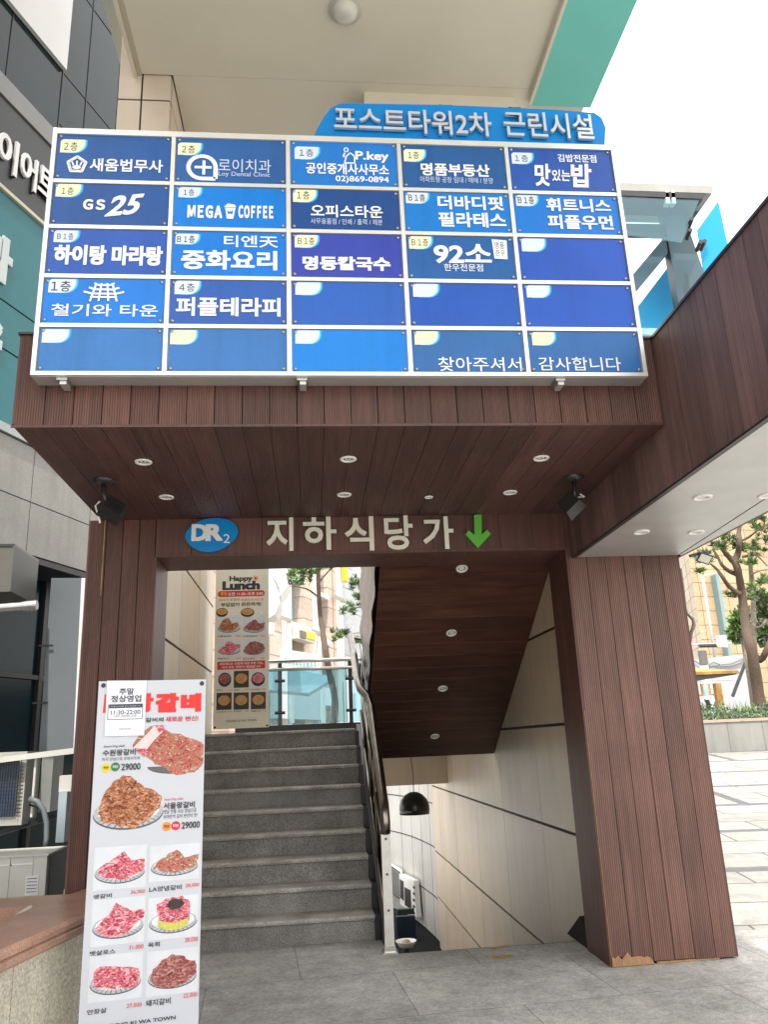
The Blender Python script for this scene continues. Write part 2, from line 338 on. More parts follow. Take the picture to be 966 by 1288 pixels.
# ------------------------------------------------------------------ ground and terraces
g = MB()
g.quad([(-80,-60,0),(80,-60,0),(80,6.2,0),(-80,6.2,0)], PAVE)
g.quad([(-80,6.2,0),(-1.25,6.2,0),(-1.25,26,0),(-80,26,0)], PAVE)
g.quad([(-1.25,6.2,-0.001),(0.55,6.2,-0.001),(0.55,9.2,-0.001),(-1.25,9.2,-0.001)], PAVE)
zf = 0.07*(21-6.2)
g.quad([(2.06,6.2,0),(80,6.2,0),(80,21,zf),(2.06,21,zf)], PLAZA)
g.quad([(2.6,21,zf),(80,21,zf),(80,600,zf),(2.6,600,zf)], ROAD)
g.quad([(-80,26,zf),(2.6,26,zf),(2.6,600,zf),(-80,600,zf)], ROAD)
g.quad([(-700,600,zf),(700,600,zf),(700,1500,zf),(-700,1500,zf)], ROAD)
g.quad([(-700,-60,-.3),(-80,-60,-.3),(-80,600,zf),(-700,600,zf)], ROAD)
g.quad([(80,-60,-.3),(700,-60,-.3),(700,600,zf),(80,600,zf)], ROAD)
g.quad([(-700,-700,-.3),(700,-700,-.3),(700,-60,-.3),(-700,-60,-.3)], ROAD)
kind(g.build('ground'))
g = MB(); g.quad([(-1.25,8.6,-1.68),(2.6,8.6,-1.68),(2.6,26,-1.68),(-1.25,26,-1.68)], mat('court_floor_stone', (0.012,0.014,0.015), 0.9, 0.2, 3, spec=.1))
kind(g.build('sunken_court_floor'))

# ------------------------------------------------------------------ stairs
RI, TR, Y1 = 0.1783, 0.2654, 6.637
st = thing('granite_stairs', 'grey granite staircase climbing to the upper terrace, behind the menu banner', 'stairs', (-0.35, Y1, 0))
for i in range(9):
    b = MB(); y0 = Y1+i*TR; z1 = (i+1)*RI
    yb = y0+TR+0.03 if i < 8 else 9.3
    b.box(-1.148, 0.456, y0+0.02, yb, z1-RI-0.02 if i else 0.0, z1-0.032, STONE)
    # worn nosing slab with a rounded front
    P = [(y0-0.006, z1-0.030), (y0-0.010, z1-0.016), (y0-0.006, z1-0.004), (y0+0.004, z1), (yb, z1), (yb, z1-0.030)]
    n = len(P); vs = [(-1.148, a, c) for a, c in P]+[(0.456, a, c) for a, c in P]
    b.add(vs, [tuple(range(n)), tuple(range(2*n-1, n-1, -1))]+[(k+n, (k+1) % n+n, (k+1) % n, k) for k in range(n)], NOSE)
    b.build('step', None, st)
b = MB()
for i in range(9):
    y0 = Y1+i*TR
    b.box(0.458, 0.50, y0+0.01, y0+TR+(0 if i < 8 else 0.4), max(0, i*RI-0.14), (i+1)*RI-0.03+(0.02 if i < 8 else 0), BLACKM)
b.hexa([(.502, 6.30, -1.9), (.548, 6.30, -1.9), (.548, 9.3, -1.9), (.502, 9.3, -1.9)], [(.502, 6.30, .0), (.548, 6.30, .0), (.548, 9.3, 1.66), (.502, 9.3, 1.66)], BLACKM)
b.build('side_stringer', BLACKM, st)
ds = thing('descending_stairs', 'dark stone stairs going down to the basement beside the granite flight', 'stairs', (1.2, 6.2, -1.0))
for i in range(9):
    MB().box(0.56, 1.948, 6.22+i*TR, 6.22+(i+1)*TR+0.02, -(i+2)*RI-0.2, -(i+1)*RI, STONE).build('step', None, ds)
MB().box(0.56, 1.948, 6.185, 6.222, -0.2, -0.002, mat('green_nosing_trim', (0.02, 0.12, 0.09), 0.3, 0)).build('nosing_trim', None, ds)
g = MB().box(-1.25, 2.6, 9.3, 12.1, 1.33, 1.602, GREYG).box(0.85, 1.947, 11.9, 12.1, 0.835, 1.33, BEIGE)
kind(g.build('upper_terrace'))

# ------------------------------------------------------------------ stairwell walls (panels over a dark core)
def panel_wall(name, x, face, ys, zs, label, M=BEIGE, t=0.012, gz=0.024, gy=0.010):
    """wall in the plane x, panels on the side `face` (-1 looks to -x)"""
    th = thing(name, label, 'wall', (x, (ys[0]+ys[-1])/2, zs[0]))
    b = MB(); xc = x-face*t
    b.box(min(xc, xc-face*0.10), max(xc, xc-face*0.10), ys[0], ys[-1], zs[0], zs[-1], JOINT); b.build('wall_core', None, th)
    b = MB()
    for i in range(len(ys)-1):
        for j in range(len(zs)-1):
            b.box(min(x, xc), max(x, xc), ys[i]+gy/2, ys[i+1]-gy/2, zs[j]+gz/2, zs[j+1]-gz/2, M)
    b.build('wall_panels', None, th)
    return th
panel_wall('stairwell_wall', 1.95, -1, [5.955, 7.04, 8.47, 9.91, 11.45, 12.85, 13.6], [-2.6, -0.94, -0.27, 0.725, 1.525, 2.275, 2.755],
           'beige panelled wall on the right of the descending stairs')
panel_wall('stairwell_wall', -1.15, 1, [5.955, 7.06, 8.2, 9.42], [0, 0.77, 1.54, 2.30, 3.06, 3.5],
           'beige panelled wall on the left of the granite stairs, behind the lunch banner')
# curved pale wall at the bottom of the stairs
cw = thing('curved_wall', 'pale curved panel wall at the foot of the basement stairs', 'wall', (1.8, 16, -2.6))
cp = [(2.02, 13.62), (1.985, 14.3), (1.92, 15.0), (1.83, 15.7), (1.70, 16.3), (1.53, 16.9), (1.30, 17.5), (1.0, 18.0)]
b = MB(); bj = MB()
for (xa, ya), (xb, yb) in zip(cp[:-1], cp[1:]):
    b.hexa([(xa,ya,-2.6),(xb,yb,-2.6),(xb+.1,yb+.06,-2.6),(xa+.1,ya+.06,-2.6)], [(xa,ya,1.3),(xb,yb,1.3),(xb+.1,yb+.06,1.3),(xa+.1,ya+.06,1.3)], LBEIGE)
    for z in (-1.05, -0.27, 0.42):
        bj.hexa([(xa-.004,ya,z-.009),(xb-.004,yb,z-.009),(xb,yb,z-.009),(xa,ya,z-.009)], [(xa-.004,ya,z+.009),(xb-.004,yb,z+.009),(xb,yb,z+.009),(xa,ya,z+.009)], JOINT)
for k in range(1, len(cp)-1):
    x, y = cp[k]; bj.box(x-.003, x+.002, y-.003, y+.003, -2.6, 1.3, JOINT)
b.build('wall_panels', None, cw); bj.build('panel_joints', None, cw)

# ------------------------------------------------------------------ brown clad entrance portal
Y0, XL0, XL1, XR0, XR1, ZH, ZS, ZT, YF = 5.506, -1.545, -1.09, 1.90, 2.742, 2.762, 3.04, 3.56, 3.80
po = thing('entrance_portal', 'brown board clad basement entrance with deep canopy and side wing', 'entrance', (0.6, Y0, 0))
def boards_x(b, x0, x1, y0, y1, z0, z1, M, pitch=0.145, gap=0.005, core=True, front=0.014):
    """upright or lying boards side by side in x; core behind the gaps"""
    n = max(1, round((x1-x0)/pitch)); wd = (x1-x0)/n
    for i in range(n): b.box(x0+i*wd+gap/2, x0+(i+1)*wd-gap/2, y0, y1, z0, z1, M)
# left post
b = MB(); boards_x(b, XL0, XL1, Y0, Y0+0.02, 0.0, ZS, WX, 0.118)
b.box(XL0+.002, XL1-.002, Y0+.02, 5.93, 0, ZS, GAP); b.box(XL1-.002, XL1+.012, Y0+.004, 5.95, 0, ZH, WSM); b.box(XL0-.012, XL0+.002, Y0+.004, 5.95, 0, ZS, WSM)
b.box(-1.449, -1.443, Y0-.003, Y0, 2.5, ZS, RAWWOOD)
b.build('post', None, po)
# right pillar
b = MB(); n = 6; wd = (XR1-XR0)/n
for i in range(n):
    cut = 0.055 if i == 0 else (0.02 if i < 4 else 0.012)
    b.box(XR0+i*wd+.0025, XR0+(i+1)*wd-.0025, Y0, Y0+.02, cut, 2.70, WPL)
b.box(XR0+.003, XR1-.003, Y0+.02, 5.93, 0.01, 2.70, GAP); b.box(XR0-.012, XR0+.003, Y0+.003, 5.95, 0.0, ZH, WSM); b.box(XR1-.003, XR1+.012, Y0+.003, 5.95, 0.01, 2.70, WY)
b.box(XR0-.002, XR0+.002, Y0-.002, Y0+.002, 0.05, 1.6, RAWWOOD)
fr = Frame((XR0, Y0+.004, 0), (1, 0, 0)); rnd = random.Random(3)
poly = [(0.0, 0.004)]+[(0.28, 0.004)]+[(0.28-0.28*k/13, 0.052+rnd.uniform(-.02, .018)+(0.02 if 5 < k < 10 else 0)) for k in range(1, 14)]
b.prism(fr, poly, 0, 0.012, RAWWOOD); b.box(XR0+.30, XR1-.12, Y0+.002, Y0+.02, 0.002, 0.014, RAWWOOD)
b.build('pillar', None, po)
# header over the opening
b = MB(); boards_x(b, XL1+.002, XR0-.002, Y0, Y0+.02, ZH, ZS, WSM, 0.24, 0.003); b.box(XL1, XR0, Y0+.02, 5.95, ZH+.012, ZS, GAP)
b.box(XL1+.013, XR0-.013, Y0+.003, 5.95, ZH-.002, ZH+.012, WSM)
b.box(XL1+.003, XR0-.003, Y0-.008, Y0, ZH, ZH+.02, WSM)
b.box(XR0, 1.934, Y0+.001, Y0+.02, 2.70, ZS, WSM)
b.build('header', None, po)
# canopy: fascia boards, soffit boards
XA, XB = -1.475, 1.93
b = MB(); boards_x(b, XA, XB, YF, YF+.02, ZS, ZT, WX, 0.14); b.box(XA+.003, XB, YF+.02, 4.1, ZS+.02, ZT, GAP); b.box(XA-.012, XA+.003, YF+.003, Y0+.3, ZS+.02, ZT, WY)
b.box(XA-.012, XB, YF-.006, YF, ZS-.002, ZS+.012, WSM)
b.build('fascia', None, po)
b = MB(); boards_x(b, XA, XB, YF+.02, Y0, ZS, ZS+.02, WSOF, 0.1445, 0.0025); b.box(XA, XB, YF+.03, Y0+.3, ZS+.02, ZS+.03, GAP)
b.box(XA, XB, 4.1, Y0+.44, ZS+.04, ZT-.02, DARKSTEEL); b.box(XA-.02, XB, YF-.012, Y0+.3, ZT-.0, ZT+.012, BLACKM)
b.build('soffit', None, po)
# side wing reaching forward from the pillar
YW = 2.2
b = MB(); n = 26; wd = (Y0-YW)/n
for i in range(n): b.box(1.935, 1.957, YW+i*wd+.002, YW+(i+1)*wd-.002, 2.705, 3.555, mat_wood('sky_lit_wing_boards', (0.185, 0.105, 0.092), 'Y', pitch=0.0125, grain=(14, 14, 0.7), dark=0.82, bumpd=0.0015) if i == 0 else b.mats[0])  # same brown boards, colour lightened to paint in the sky reflected on this face
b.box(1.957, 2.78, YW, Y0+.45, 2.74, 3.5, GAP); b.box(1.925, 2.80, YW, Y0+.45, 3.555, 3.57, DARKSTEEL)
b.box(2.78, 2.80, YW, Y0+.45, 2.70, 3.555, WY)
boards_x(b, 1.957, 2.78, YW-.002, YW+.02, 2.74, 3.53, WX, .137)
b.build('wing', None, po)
gx = lambda y: 2.752-.098*(5.5-y)
b = MB(); b.hexa([(1.96, YW, 2.70), (gx(YW)-.006, YW, 2.70), (gx(5.5)-.006, 5.5, 2.70), (1.96, 5.5, 2.70)], [(1.96, YW, 2.73), (gx(YW)-.006, YW, 2.73), (gx(5.5)-.006, 5.5, 2.73), (1.96, 5.5, 2.73)], DULLAL)
b.hexa([(gx(YW)+.006, YW, 2.70), (2.778, YW, 2.70), (2.778, 5.5, 2.70), (gx(5.5)+.006, 5.5, 2.70)], [(gx(YW)+.006, YW, 2.73), (2.778, YW, 2.73), (2.778, 5.5, 2.73), (gx(5.5)+.006, 5.5, 2.73)], DULLAL)
b.box(1.93, 1.96, YW, 5.5, 2.693, 2.703, BLACKM)
b.build('wing_soffit', None, po)
# sloping boarded ceiling over the descending stairs, with a rippled steel side
CS = 0.5675
cz = lambda y: 2.764-CS*(y-6.085)
b = MB(); n = 17
for i in range(n):
    ya, yb = 6.0+i*(8.70-6.0)/n+.001, 6.0+(i+1)*(8.70-6.0)/n-.001
    xl = lambda y: 0.553
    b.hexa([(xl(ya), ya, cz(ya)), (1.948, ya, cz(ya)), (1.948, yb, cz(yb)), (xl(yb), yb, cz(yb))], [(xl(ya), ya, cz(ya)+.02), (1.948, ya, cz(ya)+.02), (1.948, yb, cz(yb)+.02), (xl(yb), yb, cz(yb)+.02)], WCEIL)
rc = thing('sloping_ceiling', 'reddish brown boarded ceiling sloping down over the basement stairs', 'ceiling', (1.2, 7.4, 1.3))
b.build('ceiling_boards', None, rc)
b = MB(); b.hexa([(0.59, 6.0, cz(6.0)+.025), (1.94, 6.0, cz(6.0)+.025), (1.94, 8.7, cz(8.7)+.025), (0.59, 8.7, cz(8.7)+.025)], [(0.59, 6.0, 3.35), (1.94, 6.0, 3.35), (1.94, 8.7, 3.35), (0.59, 8.7, 3.35)], GAP)
b.build('ceiling_core', None, rc)
RIP = bpy.data.materials.new('rippled_mirror_steel'); RIP.use_nodes = True
nb = RIP.node_tree.nodes['Principled BSDF']; nb.inputs['Metallic'].default_value = 0; nb.inputs['Specular IOR Level'].default_value = 0.25; nb.inputs['Roughness'].default_value = 0.28; nb.inputs['Base Color'].default_value = (0.012, 0.011, 0.010, 1)
b = MB(); NY, NZ = 26, 40
for i in range(NY):
    for j in range(NZ):
        def p(a, c):
            y = 6.02+(8.25-6.02)*a/NY; zl = cz(y)+.0; z = zl+(3.35-zl)*c/NZ
            return (0.545-.018*math.sin(z*15+y*1.2)*math.sin(y*6+0.7*math.sin(z*9))-.018, y, z)
        b.quad([p(i, j), p(i, j+1), p(i+1, j+1), p(i+1, j)], RIP)
b.build('rippled_side_panel', None, rc, smooth=True)

# ------------------------------------------------------------------ directory sign
sf = Frame((0, 3.69, 0), (1, 0, 0))        # face of the panels
SX0, SX1, SZ0, SZ1 = -1.374, 1.822, 3.272, 4.772
sg = thing('directory_sign', 'large blue directory board of twenty five tenant panels on the canopy', 'sign', (0.22, 3.7, SZ0))
b = MB(); fw = 0.022
b.box(SX0, SX1, 3.70, 3.80, SZ0, SZ1, DULLAL)
b.build('backing_box', None, sg)
cols = [SX0, -.723, -.09, .541, 1.17, SX1]; rows = [4.764, 4.43, 4.143, 3.843, 3.555, SZ0]
b = MB()
b.box(SX0, SX0+fw, 3.678, 3.70, SZ0, SZ1, FRAMEAL); b.box(SX1-fw, SX1, 3.678, 3.70, SZ0, SZ1, FRAMEAL)
b.box(SX0+fw, SX1-fw, 3.680, 3.70, SZ1-.036, SZ1-.001, FRAMEAL); b.box(SX0+fw, SX1-fw, 3.680, 3.70, SZ0+.001, SZ0+fw, FRAMEAL)
for c in cols[1:-1]: b.box(c-fw/2, c+fw/2, 3.682, 3.70, SZ0+fw, SZ1-fw, FRAMEAL)
for r in rows[1:-1]:
    for i in range(5):
        b.box(cols[i]+(fw if i == 0 else fw/2), cols[i+1]-(fw if i == 4 else fw/2), 3.684, 3.70, r-fw/2, r+fw/2, FRAMEAL)
b.build('frame', None, sg)
for px in (78, 380, 705):
    P = on(px, 487, 1, 3.72)
    MB().box(P.x-.026, P.x+.026, 3.70, 3.80, SZ0-.016, SZ0-.001, SCREW).box(P.x-.012, P.x+.02, 3.71, 3.79, SZ0-.036, SZ0-.014, DULLAL).build('bracket', None, sg)
PC = [[(45,80,155),(50,85,158),(38,110,205),(42,80,150),(45,75,168)],
      [(40,74,150),(15,112,212),(33,65,138),(25,110,202),(24,106,206)],
      [(48,80,178),(18,110,212),(62,62,168),(40,84,160),(38,75,182)],
      [(22,112,216),(52,84,176),(44,84,182),(34,76,178),(34,76,184)],
      [(62,108,186),(62,106,184),(8,116,216),(50,92,164),(50,92,166)]]
PM = {}
def panel_mat(c):
    if c not in PM: r_, g_, b_ = lin(*c); PM[c] = mat('blue_panel_%d' % len(PM), (r_*.80+.006, g_*1.2+.010, b_*1.04), 0.3, 0.10, 1.1, spec=0.25, streak=.14, speck=.03, sscale=60)
    return PM[c]
A = lambda x0, y0, x1, y1: (40+x0/2.415, 160+y0/2.415, 40+x1/2.415, 160+y1/2.415)
B = lambda x0, y0, x1, y1: (420+x0/2.415, 160+y0/2.415, 420+x1/2.415, 160+y1/2.415)
Q = lambda *a: a
# per panel: tab box, tab colour, tab text box, [(text, box, bold, shear, material)]
W_, P_ = WHITE, PALE
SPEC = {
 (0,0): (A(86,38,160,78), 'c', '2층', A(97,46,138,72), [('새움법무사', A(175,98,398,137), .022, 0, W_)]),
 (0,1): (A(443,48,512,85), 'c', '2층', A(455,56,495,80), [('로이치과', A(566,98,726,138), 0, 0, P_), ('Loy Dental Clinic', A(566,137,723,154), 0, 0, P_)]),
 (0,2): (A(798,60,870,98), 'b', '1층', A(812,67,855,90), [('P.key', Q(447,191,489,205), .03, 0, W_), ('공인중개사사무소', Q(384.7,206,489,220), .025, 0, W_), ('02)869-0894', Q(422,222,489,231.5), .02, 0, W_)]),
 (0,3): (B(212,68,275,105), 'c', '1층', B(225,75,258,97), [('명품부동산', B(264,112,473,150), .03, 0, W_), ('아파트형 공장 임대 / 매매 / 분양', B(262,152,483,170), 0, 0, P_)]),
 (0,4): (B(540,78,602,112), 'b', '1층', B(550,85,590,106), [('김밥전문점', B(680,84,797,107), .015, 0, W_), ('맛', B(610,112,660,180), .03, .12, W_), ('있는', B(662,130,718,165), .02, .12, W_), ('밥', B(720,112,785,184), .035, .12, W_)]),
 (1,0): (A(72,172,147,212), 'c', '1층', A(90,183,126,206), [('GS', A(155,220,222,252), .05, 0, W_), ('25', A(222,207,340,268), .03, .35, W_)]),
 (1,1): (A(445,183,512,214), 'b', '1층', A(460,189,493,209), [('MEGA', A(472,238,578,277), .06, 0, W_), ('COFFEE', A(627,239,733,278), .06, 0, W_)]),
 (1,2): (A(793,187,862,228), 'c', '1층', A(805,195,843,220), [('오피스타운', Q(390.7,258.5,481.3,274), .02, 0, W_), ('사무용품점 / 인쇄 / 출력 / 제본', Q(390.7,275.5,481,282.8), 0, 0, P_)]),
 (1,3): (B(218,198,285,232), 'b', 'B1층', B(226,204,277,226), [('더바디핏', B(315,210,515,252), .03, 0, W_), ('필라테스', B(318,260,523,305), .03, 0, W_)]),
 (1,4): (B(553,205,617,240), 'b', 'B1층', B(559,211,608,234), [('휘트니스', B(645,218,840,258), .03, 0, W_), ('피플우먼', B(650,268,848,311), .03, 0, W_)]),
 (2,0): (A(66,314,138,350), 'b', 'B1층', A(76,322,126,343), [('하이탕 마라탕', A(66,360,397,420), .05, 0, W_)]),
 (2,1): (A(436,324,505,356), 'b', 'B1층', A(441,330,494,352), [('티엔天', A(583,330,748,366), .015, 0, W_), ('중화요리', A(453,375,745,434), .035, 0, W_)]),
 (2,2): (A(798,328,867,366), 'c', 'B1층', A(808,335,858,358), [('명동칼국수', Q(380.4,323,491.2,340.5), .045, 0, W_)]),
 (2,3): (B(228,332,295,370), 'c', 'B1층', B(236,339,286,362), [('92소', B(303,355,478,415), .03, .05, W_), ('한우전문점', B(335,416,453,438), .005, 0, W_)]),
 (2,4): (B(570,338,640,378), 'b', '', None, []),
 (3,0): (A(50,462,132,503), 'b', '1층', A(58,467,117,500), [('철기와 타운', A(57,538,383,575), .01, 0, W_)]),
 (3,1): (A(433,467,507,508), 'b', '4층', A(447,475,494,500), [('퍼플테라피', A(437,518,755,575), .03, 0, W_)]),
 (3,2): (A(800,470,876,510), 'b', '', None, []), (3,3): (B(240,475,315,516), 'b', '', None, []), (3,4): (B(585,478,655,518), 'b', '', None, []),
 (4,0): (A(30,614,110,655), 'b', '', None, []), (4,1): (A(420,617,498,660), 'c', '', None, []), (4,2): (A(800,617,873,658), 'b', '', None, []),
 (4,3): (B(245,618,315,661), 'c', '', None, [('찾아주셔서', B(317,699,570,742), .004, 0, W_)]),
 (4,4): (B(602,622,670,663), 'c', '', None, [('감사합니다', B(622,699,872,740), .004, 0, W_)]),
}
def stroke(mb, fr, pts, wd, d0, d1, M):
    """flat line of a given width along points in the frame"""
    for (a, c), (e, f) in zip(pts[:-1], pts[1:]):
        L_ = math.hypot(e-a, f-c) or 1e-6; nx, ny = -(f-c)/L_*wd/2, (e-a)/L_*wd/2
        mb.prism(fr, [(a-nx, c-ny), (e-nx, f-ny), (e+nx, f+ny), (a+nx, c+ny)], d0, d1, M, back=False)
def logo(mb, key):
    d0, d1 = 0.0025, 0.004; f = sf
    if key == (0,0):                        # five sided ring with a seal inside
        u0, v0, u1, v1 = f.rect(*A(105,88,167,138)); cu, cv, ru, rv = (u0+u1)/2, (v0+v1)/2-.004, (u1-u0)/2, (v1-v0)/2*1.05
        for s_ in (1.0, .8):
            pts = [(cu+ru*s_*math.sin(6.2832*k/5), cv+rv*s_*math.cos(6.2832*k/5)) for k in range(6)]; stroke(mb, f, pts, .009 if s_ == 1 else .005, d0, d1, WHITE)
        for a in (-.45, 0, .45): stroke(mb, f, [(cu+ru*a*1.2-.0, cv+rv*.45), (cu+ru*a*.7, cv-rv*.1)], .008, d0, d1, WHITE)
        mb.prism(f, ell(cu, cv-rv*.3, ru*.42, rv*.22), d0, d1, WHITE, back=False)
    if key == (0,1):                        # quartered round leaf
        u0, v0, u1, v1 = f.rect(*A(475,88,558,158)); cu, cv, r = (u0+u1)/2, (v0+v1)/2, (u1-u0)/2
        pts = [(cu+r*math.cos(a), cv+r*math.sin(a)) for a in [math.radians(x) for x in range(0, 271, 15)]]+[(cu+r, cv-r), (cu+r, cv)]
        stroke(mb, f, pts, .024, d0, d1, WHITE)
        stroke(mb, f, [(cu-r*.55, cv), (cu+r*.7, cv)], .016, d0, d1, WHITE); stroke(mb, f, [(cu+.01, cv+r*.6), (cu+.01, cv-r*.65)], .016, d0+.0002, d1+.0003, WHITE)
    if key == (0,2):                        # seated figure outline with a key
        u0, v0, u1, v1 = f.rect(429.5,186,446.5,205.5); wd = u1-u0; ht = v1-v0
        stroke(mb, f, ell(u0+wd*.35, v1-ht*.16, wd*.14, ht*.13, 12)+[ell(u0+wd*.35, v1-ht*.16, wd*.14, ht*.13, 12)[0]], .007, d0, d1, WHITE)
        stroke(mb, f, [(u0+wd*.25, v1-ht*.35), (u0+wd*.1, v1-ht*.6), (u0+wd*.35, v1-ht*.6), (u0+wd*.2, v0), (u0+wd*.95, v0), (u0+wd*.95, v1-ht*.55), (u0+wd*.65, v1-ht*.35), (u0+wd*.3, v1-ht*.6)], .008, d0, d1, WHITE)
    if key == (1,1):                        # take-away cup
        u0, v0, u1, v1 = f.rect(*A(583,233,620,279)); wd = u1-u0; ht = v1-v0
        mb.prism(f, [(u0+wd*.25, v0), (u0+wd*.78, v0), (u0+wd*.95, v1-ht*.28), (u0+wd*.1, v1-ht*.28)], d0, d1, WHITE, back=False)
        mb.prism(f, [(u0, v1-ht*.24), (u1, v1-ht*.24), (u1-wd*.1, v1-ht*.08), (u0+wd*.3, v1)], d0, d1, WHITE, back=False)
        stroke(mb, f, [(u0+wd*.3, v0+ht*.5), (u0+wd*.42, v0+ht*.3), (u0+wd*.52, v0+ht*.48), (u0+wd*.64, v0+ht*.3), (u0+wd*.72, v0+ht*.52)], .007, d1, d1+.001, PM[PC[1][1]])
    if key == (3,0):                        # tiled roof mark
        u0, v0, u1, v1 = f.rect(*A(157,472,280,530)); wd = u1-u0; ht = v1-v0; c = (u0+u1)/2
        for h_, s_ in ((.95, .5), (.72, .75), (.5, 1.0)):
            stroke(mb, f, [(c-wd*.5*s_, v0+ht*h_), (c-wd*.3*s_, v0+ht*(h_-.1)), (c+wd*.3*s_, v0+ht*(h_-.1)), (c+wd*.5*s_, v0+ht*h_)], .011, d0+.0003*s_, d1+.0003*s_, WHITE)
        for a in (-.33, -.12, .12, .33): stroke(mb, f, [(c+wd*a*.6, v0+ht*.95), (c+wd*a, v0+(.02 if abs(a) < .2 else 0)*ht)], .010, d0+.0006, d1+.0007, WHITE)
        stroke(mb, f, [(c-wd*.33, v0+ht*.22), (c+wd*.33, v0+ht*.22)], .010, d0+.0009, d1+.001, WHITE)
    if key == (2,3):                        # pasted white slip with brush marks
        u0, v0, u1, v1 = f.rect(*B(482,342,527,402)); mb.prism(f, [(u0+.006, v0+.004), (u1-.004, v0), (u1, v1-.006), (u0, v1)], d0, d1, WHITE, back=False)
        bx = lambda a, c, e, g_: (u0+(u1-u0)*a, v0+(v1-v0)*c, u0+(u1-u0)*e, v0+(v1-v0)*g_)
        text_into(mb, '명품', f, bx(.18,.52,.8,.86), d1+.0006, 0, 0, 0, BLACKT); text_into(mb, '한우', f, bx(.18,.14,.8,.46), d1+.0006, 0, 0, 0, BLACKT)
scm = MB().lathe([(0.0, .0075), (.006, .007), (.0085, .004), (.0085, 0)], n=8, M=SCREW)
proto_screw = None
for r in range(5):
    for c in range(5):
        tab, tc_, tt, tb, txt = SPEC[(r, c)]
        pm = panel_mat(PC[r][c])
        x0 = cols[c]+(fw if c == 0 else fw/2)+.004; x1 = cols[c+1]-(fw if c == 4 else fw/2)-.004
        z1 = rows[r]-(fw if r == 0 else fw/2)-.004; z0 = rows[r+1]+(fw if r == 4 else fw/2)+.004
        pn = MB().box(x0, x1, 3.6902, 3.6985, z0, z1, pm).build('panel', None, sg)
        u0, v0, u1, v1 = sf.rect(*tab); u0 = max(u0, x0+.004); v1 = min(v1, z1-.004); h = v1-v0; wd = u1-u0
        def leaf(u0, v0, u1, v1):
            h = v1-v0; rr = min(h*.3, .02); R = h*.72
            p = [(u0, v0)]+[(u1-R+R*math.sin(a), v0+R-R*math.cos(a)) for a in [k*math.pi/2/8 for k in range(9)]]+[(u1, v1)]
            return p+[(u0+rr-rr*math.sin(a), v1-rr+rr*math.cos(a)) for a in [k*math.pi/2/6 for k in range(7)]]
        tb_ = MB(); tb_.prism(sf, leaf(u0+.03, v0-.003, u1+.014, v1), .0002, .0010, CYAN, back=False); tb_.prism(sf, leaf(u0+.03, v0-.001, u1+.007, v1), .0010, .0016, LIGHTBLUE, back=False)
        tb_.prism(sf, leaf(u0, v0, u1, v1), .0012, .0022, TABC if tc_ == 'c' else TABB, back=False); tb_.build('floor_tab', None, pn)
        if tt:
            text_into(MB(), tt, sf, sf.rect(*tb), .0028, 0, .012 if (r, c) in ((3,0),(1,3),(1,4),(2,1)) else .004, 0, BLACKT).build('floor_number', None, pn)
        if (r, c) in ((0,0),(0,1),(0,2),(1,1),(3,0),(2,3)):
            lb = MB(); logo(lb, (r, c)); lb.build('emblem', None, pn)
        for body, box, bold, sh, M_ in txt:
            text_into(MB(), body, sf, sf.rect(*box), .0028, 0, bold, sh, M_, tilt=0.14 if body == '25' else 0).build('lettering', None, pn)
        for ux, vz in ((x0+.016, z0+.016), (x1-.016, z0+.016), (x0+.016, z1-.016), (x1-.016, z1-.016)):
            loc = Vector((ux, 3.6902, vz))-root_loc(sg)
            if proto_screw is None:
                proto_screw = scm.build('screw', None, pn, world=False, smooth=True); s_ = proto_screw
            else:
                s_ = proto_screw.copy(); COL.objects.link(s_); s_.parent = pn
            s_.rotation_euler = (math.pi/2, 0, 0); s_.location = loc
# title sign above
tf = Frame((0, 3.74, 0), (1, 0, 0))
ts = thing('title_sign', 'light blue building name board standing on top of the directory', 'sign', (1.0, 3.75, 4.78))
pts = [tf.uv(*p) for p in ((391,178),(761,186),(762,160),(757,148),(748,142),(700,138),(560,132),(440,130),(426,131),(416,136),(408,146),(400,160))]
MB().prism(tf, pts, -.03, 0, mat('sky_blue_sheet', lin(12,128,205), 0.4, 0.06, 1.5, spec=.25)).build('board', None, ts)
SILV = mat('silver_letters', (0.62, 0.66, 0.72), 0.35, 0.05, 5, metal=0.4)
for body, bx in (('포스트타워2차', (420,142,617,172)), ('근린시설', (633,146,744,177))):
    u0, v0, u1, v1 = tf.rect(*bx); text_into(MB(), body, tf, (u0, v0, u1, v1), .012, .016, .012, 0, SILV, tilt=-.012).build('lettering', None, ts)
for px in (560, 648):
    P = on(px, 128, 1, 3.80)
    MB().tube([(P.x-.05, 3.86, 4.78), (P.x-.02, 3.86, 5.19), (P.x+.045, 3.86, 5.19), (P.x+.07, 3.86, 4.78)], .008, 6, BLACKM).build('stay', None, ts)

# ------------------------------------------------------------------ wall lettering, arrow, oval sign on the header
hf = Frame((0, Y0, 0), (1, 0, 0))
lt = thing('wall_lettering', 'cream raised Korean letters mounted on the brown header', 'lettering', (0.38, Y0, 2.8))
for ch, bx in (('지', (335,652,369,694)), ('하', (381,651,423,692.5)), ('식', (433.5,650.5,470,693.5)), ('당', (483,649.5,519,692)), ('가', (531.5,650.5,570,691.5))):
    text_into(MB(), ch, hf, hf.rect(*bx), .006, .015, .022, 0, CREAM).build('letter', None, lt)
ar = [hf.uv(*p) for p in ((600.5,690.5),(616.5,673),(612,667.5),(605,673.5),(605,648.5),(595.5,649),(596,674),(588.5,668.5),(585,673.5))]
tag(MB().prism(hf, ar[::-1], .008, .03, mat('green_acrylic', lin(95,185,62), 0.4, 0.03, 5)).build('arrow_sign'), 'bright green arrow pointing down beside the cream letters', 'arrow sign')
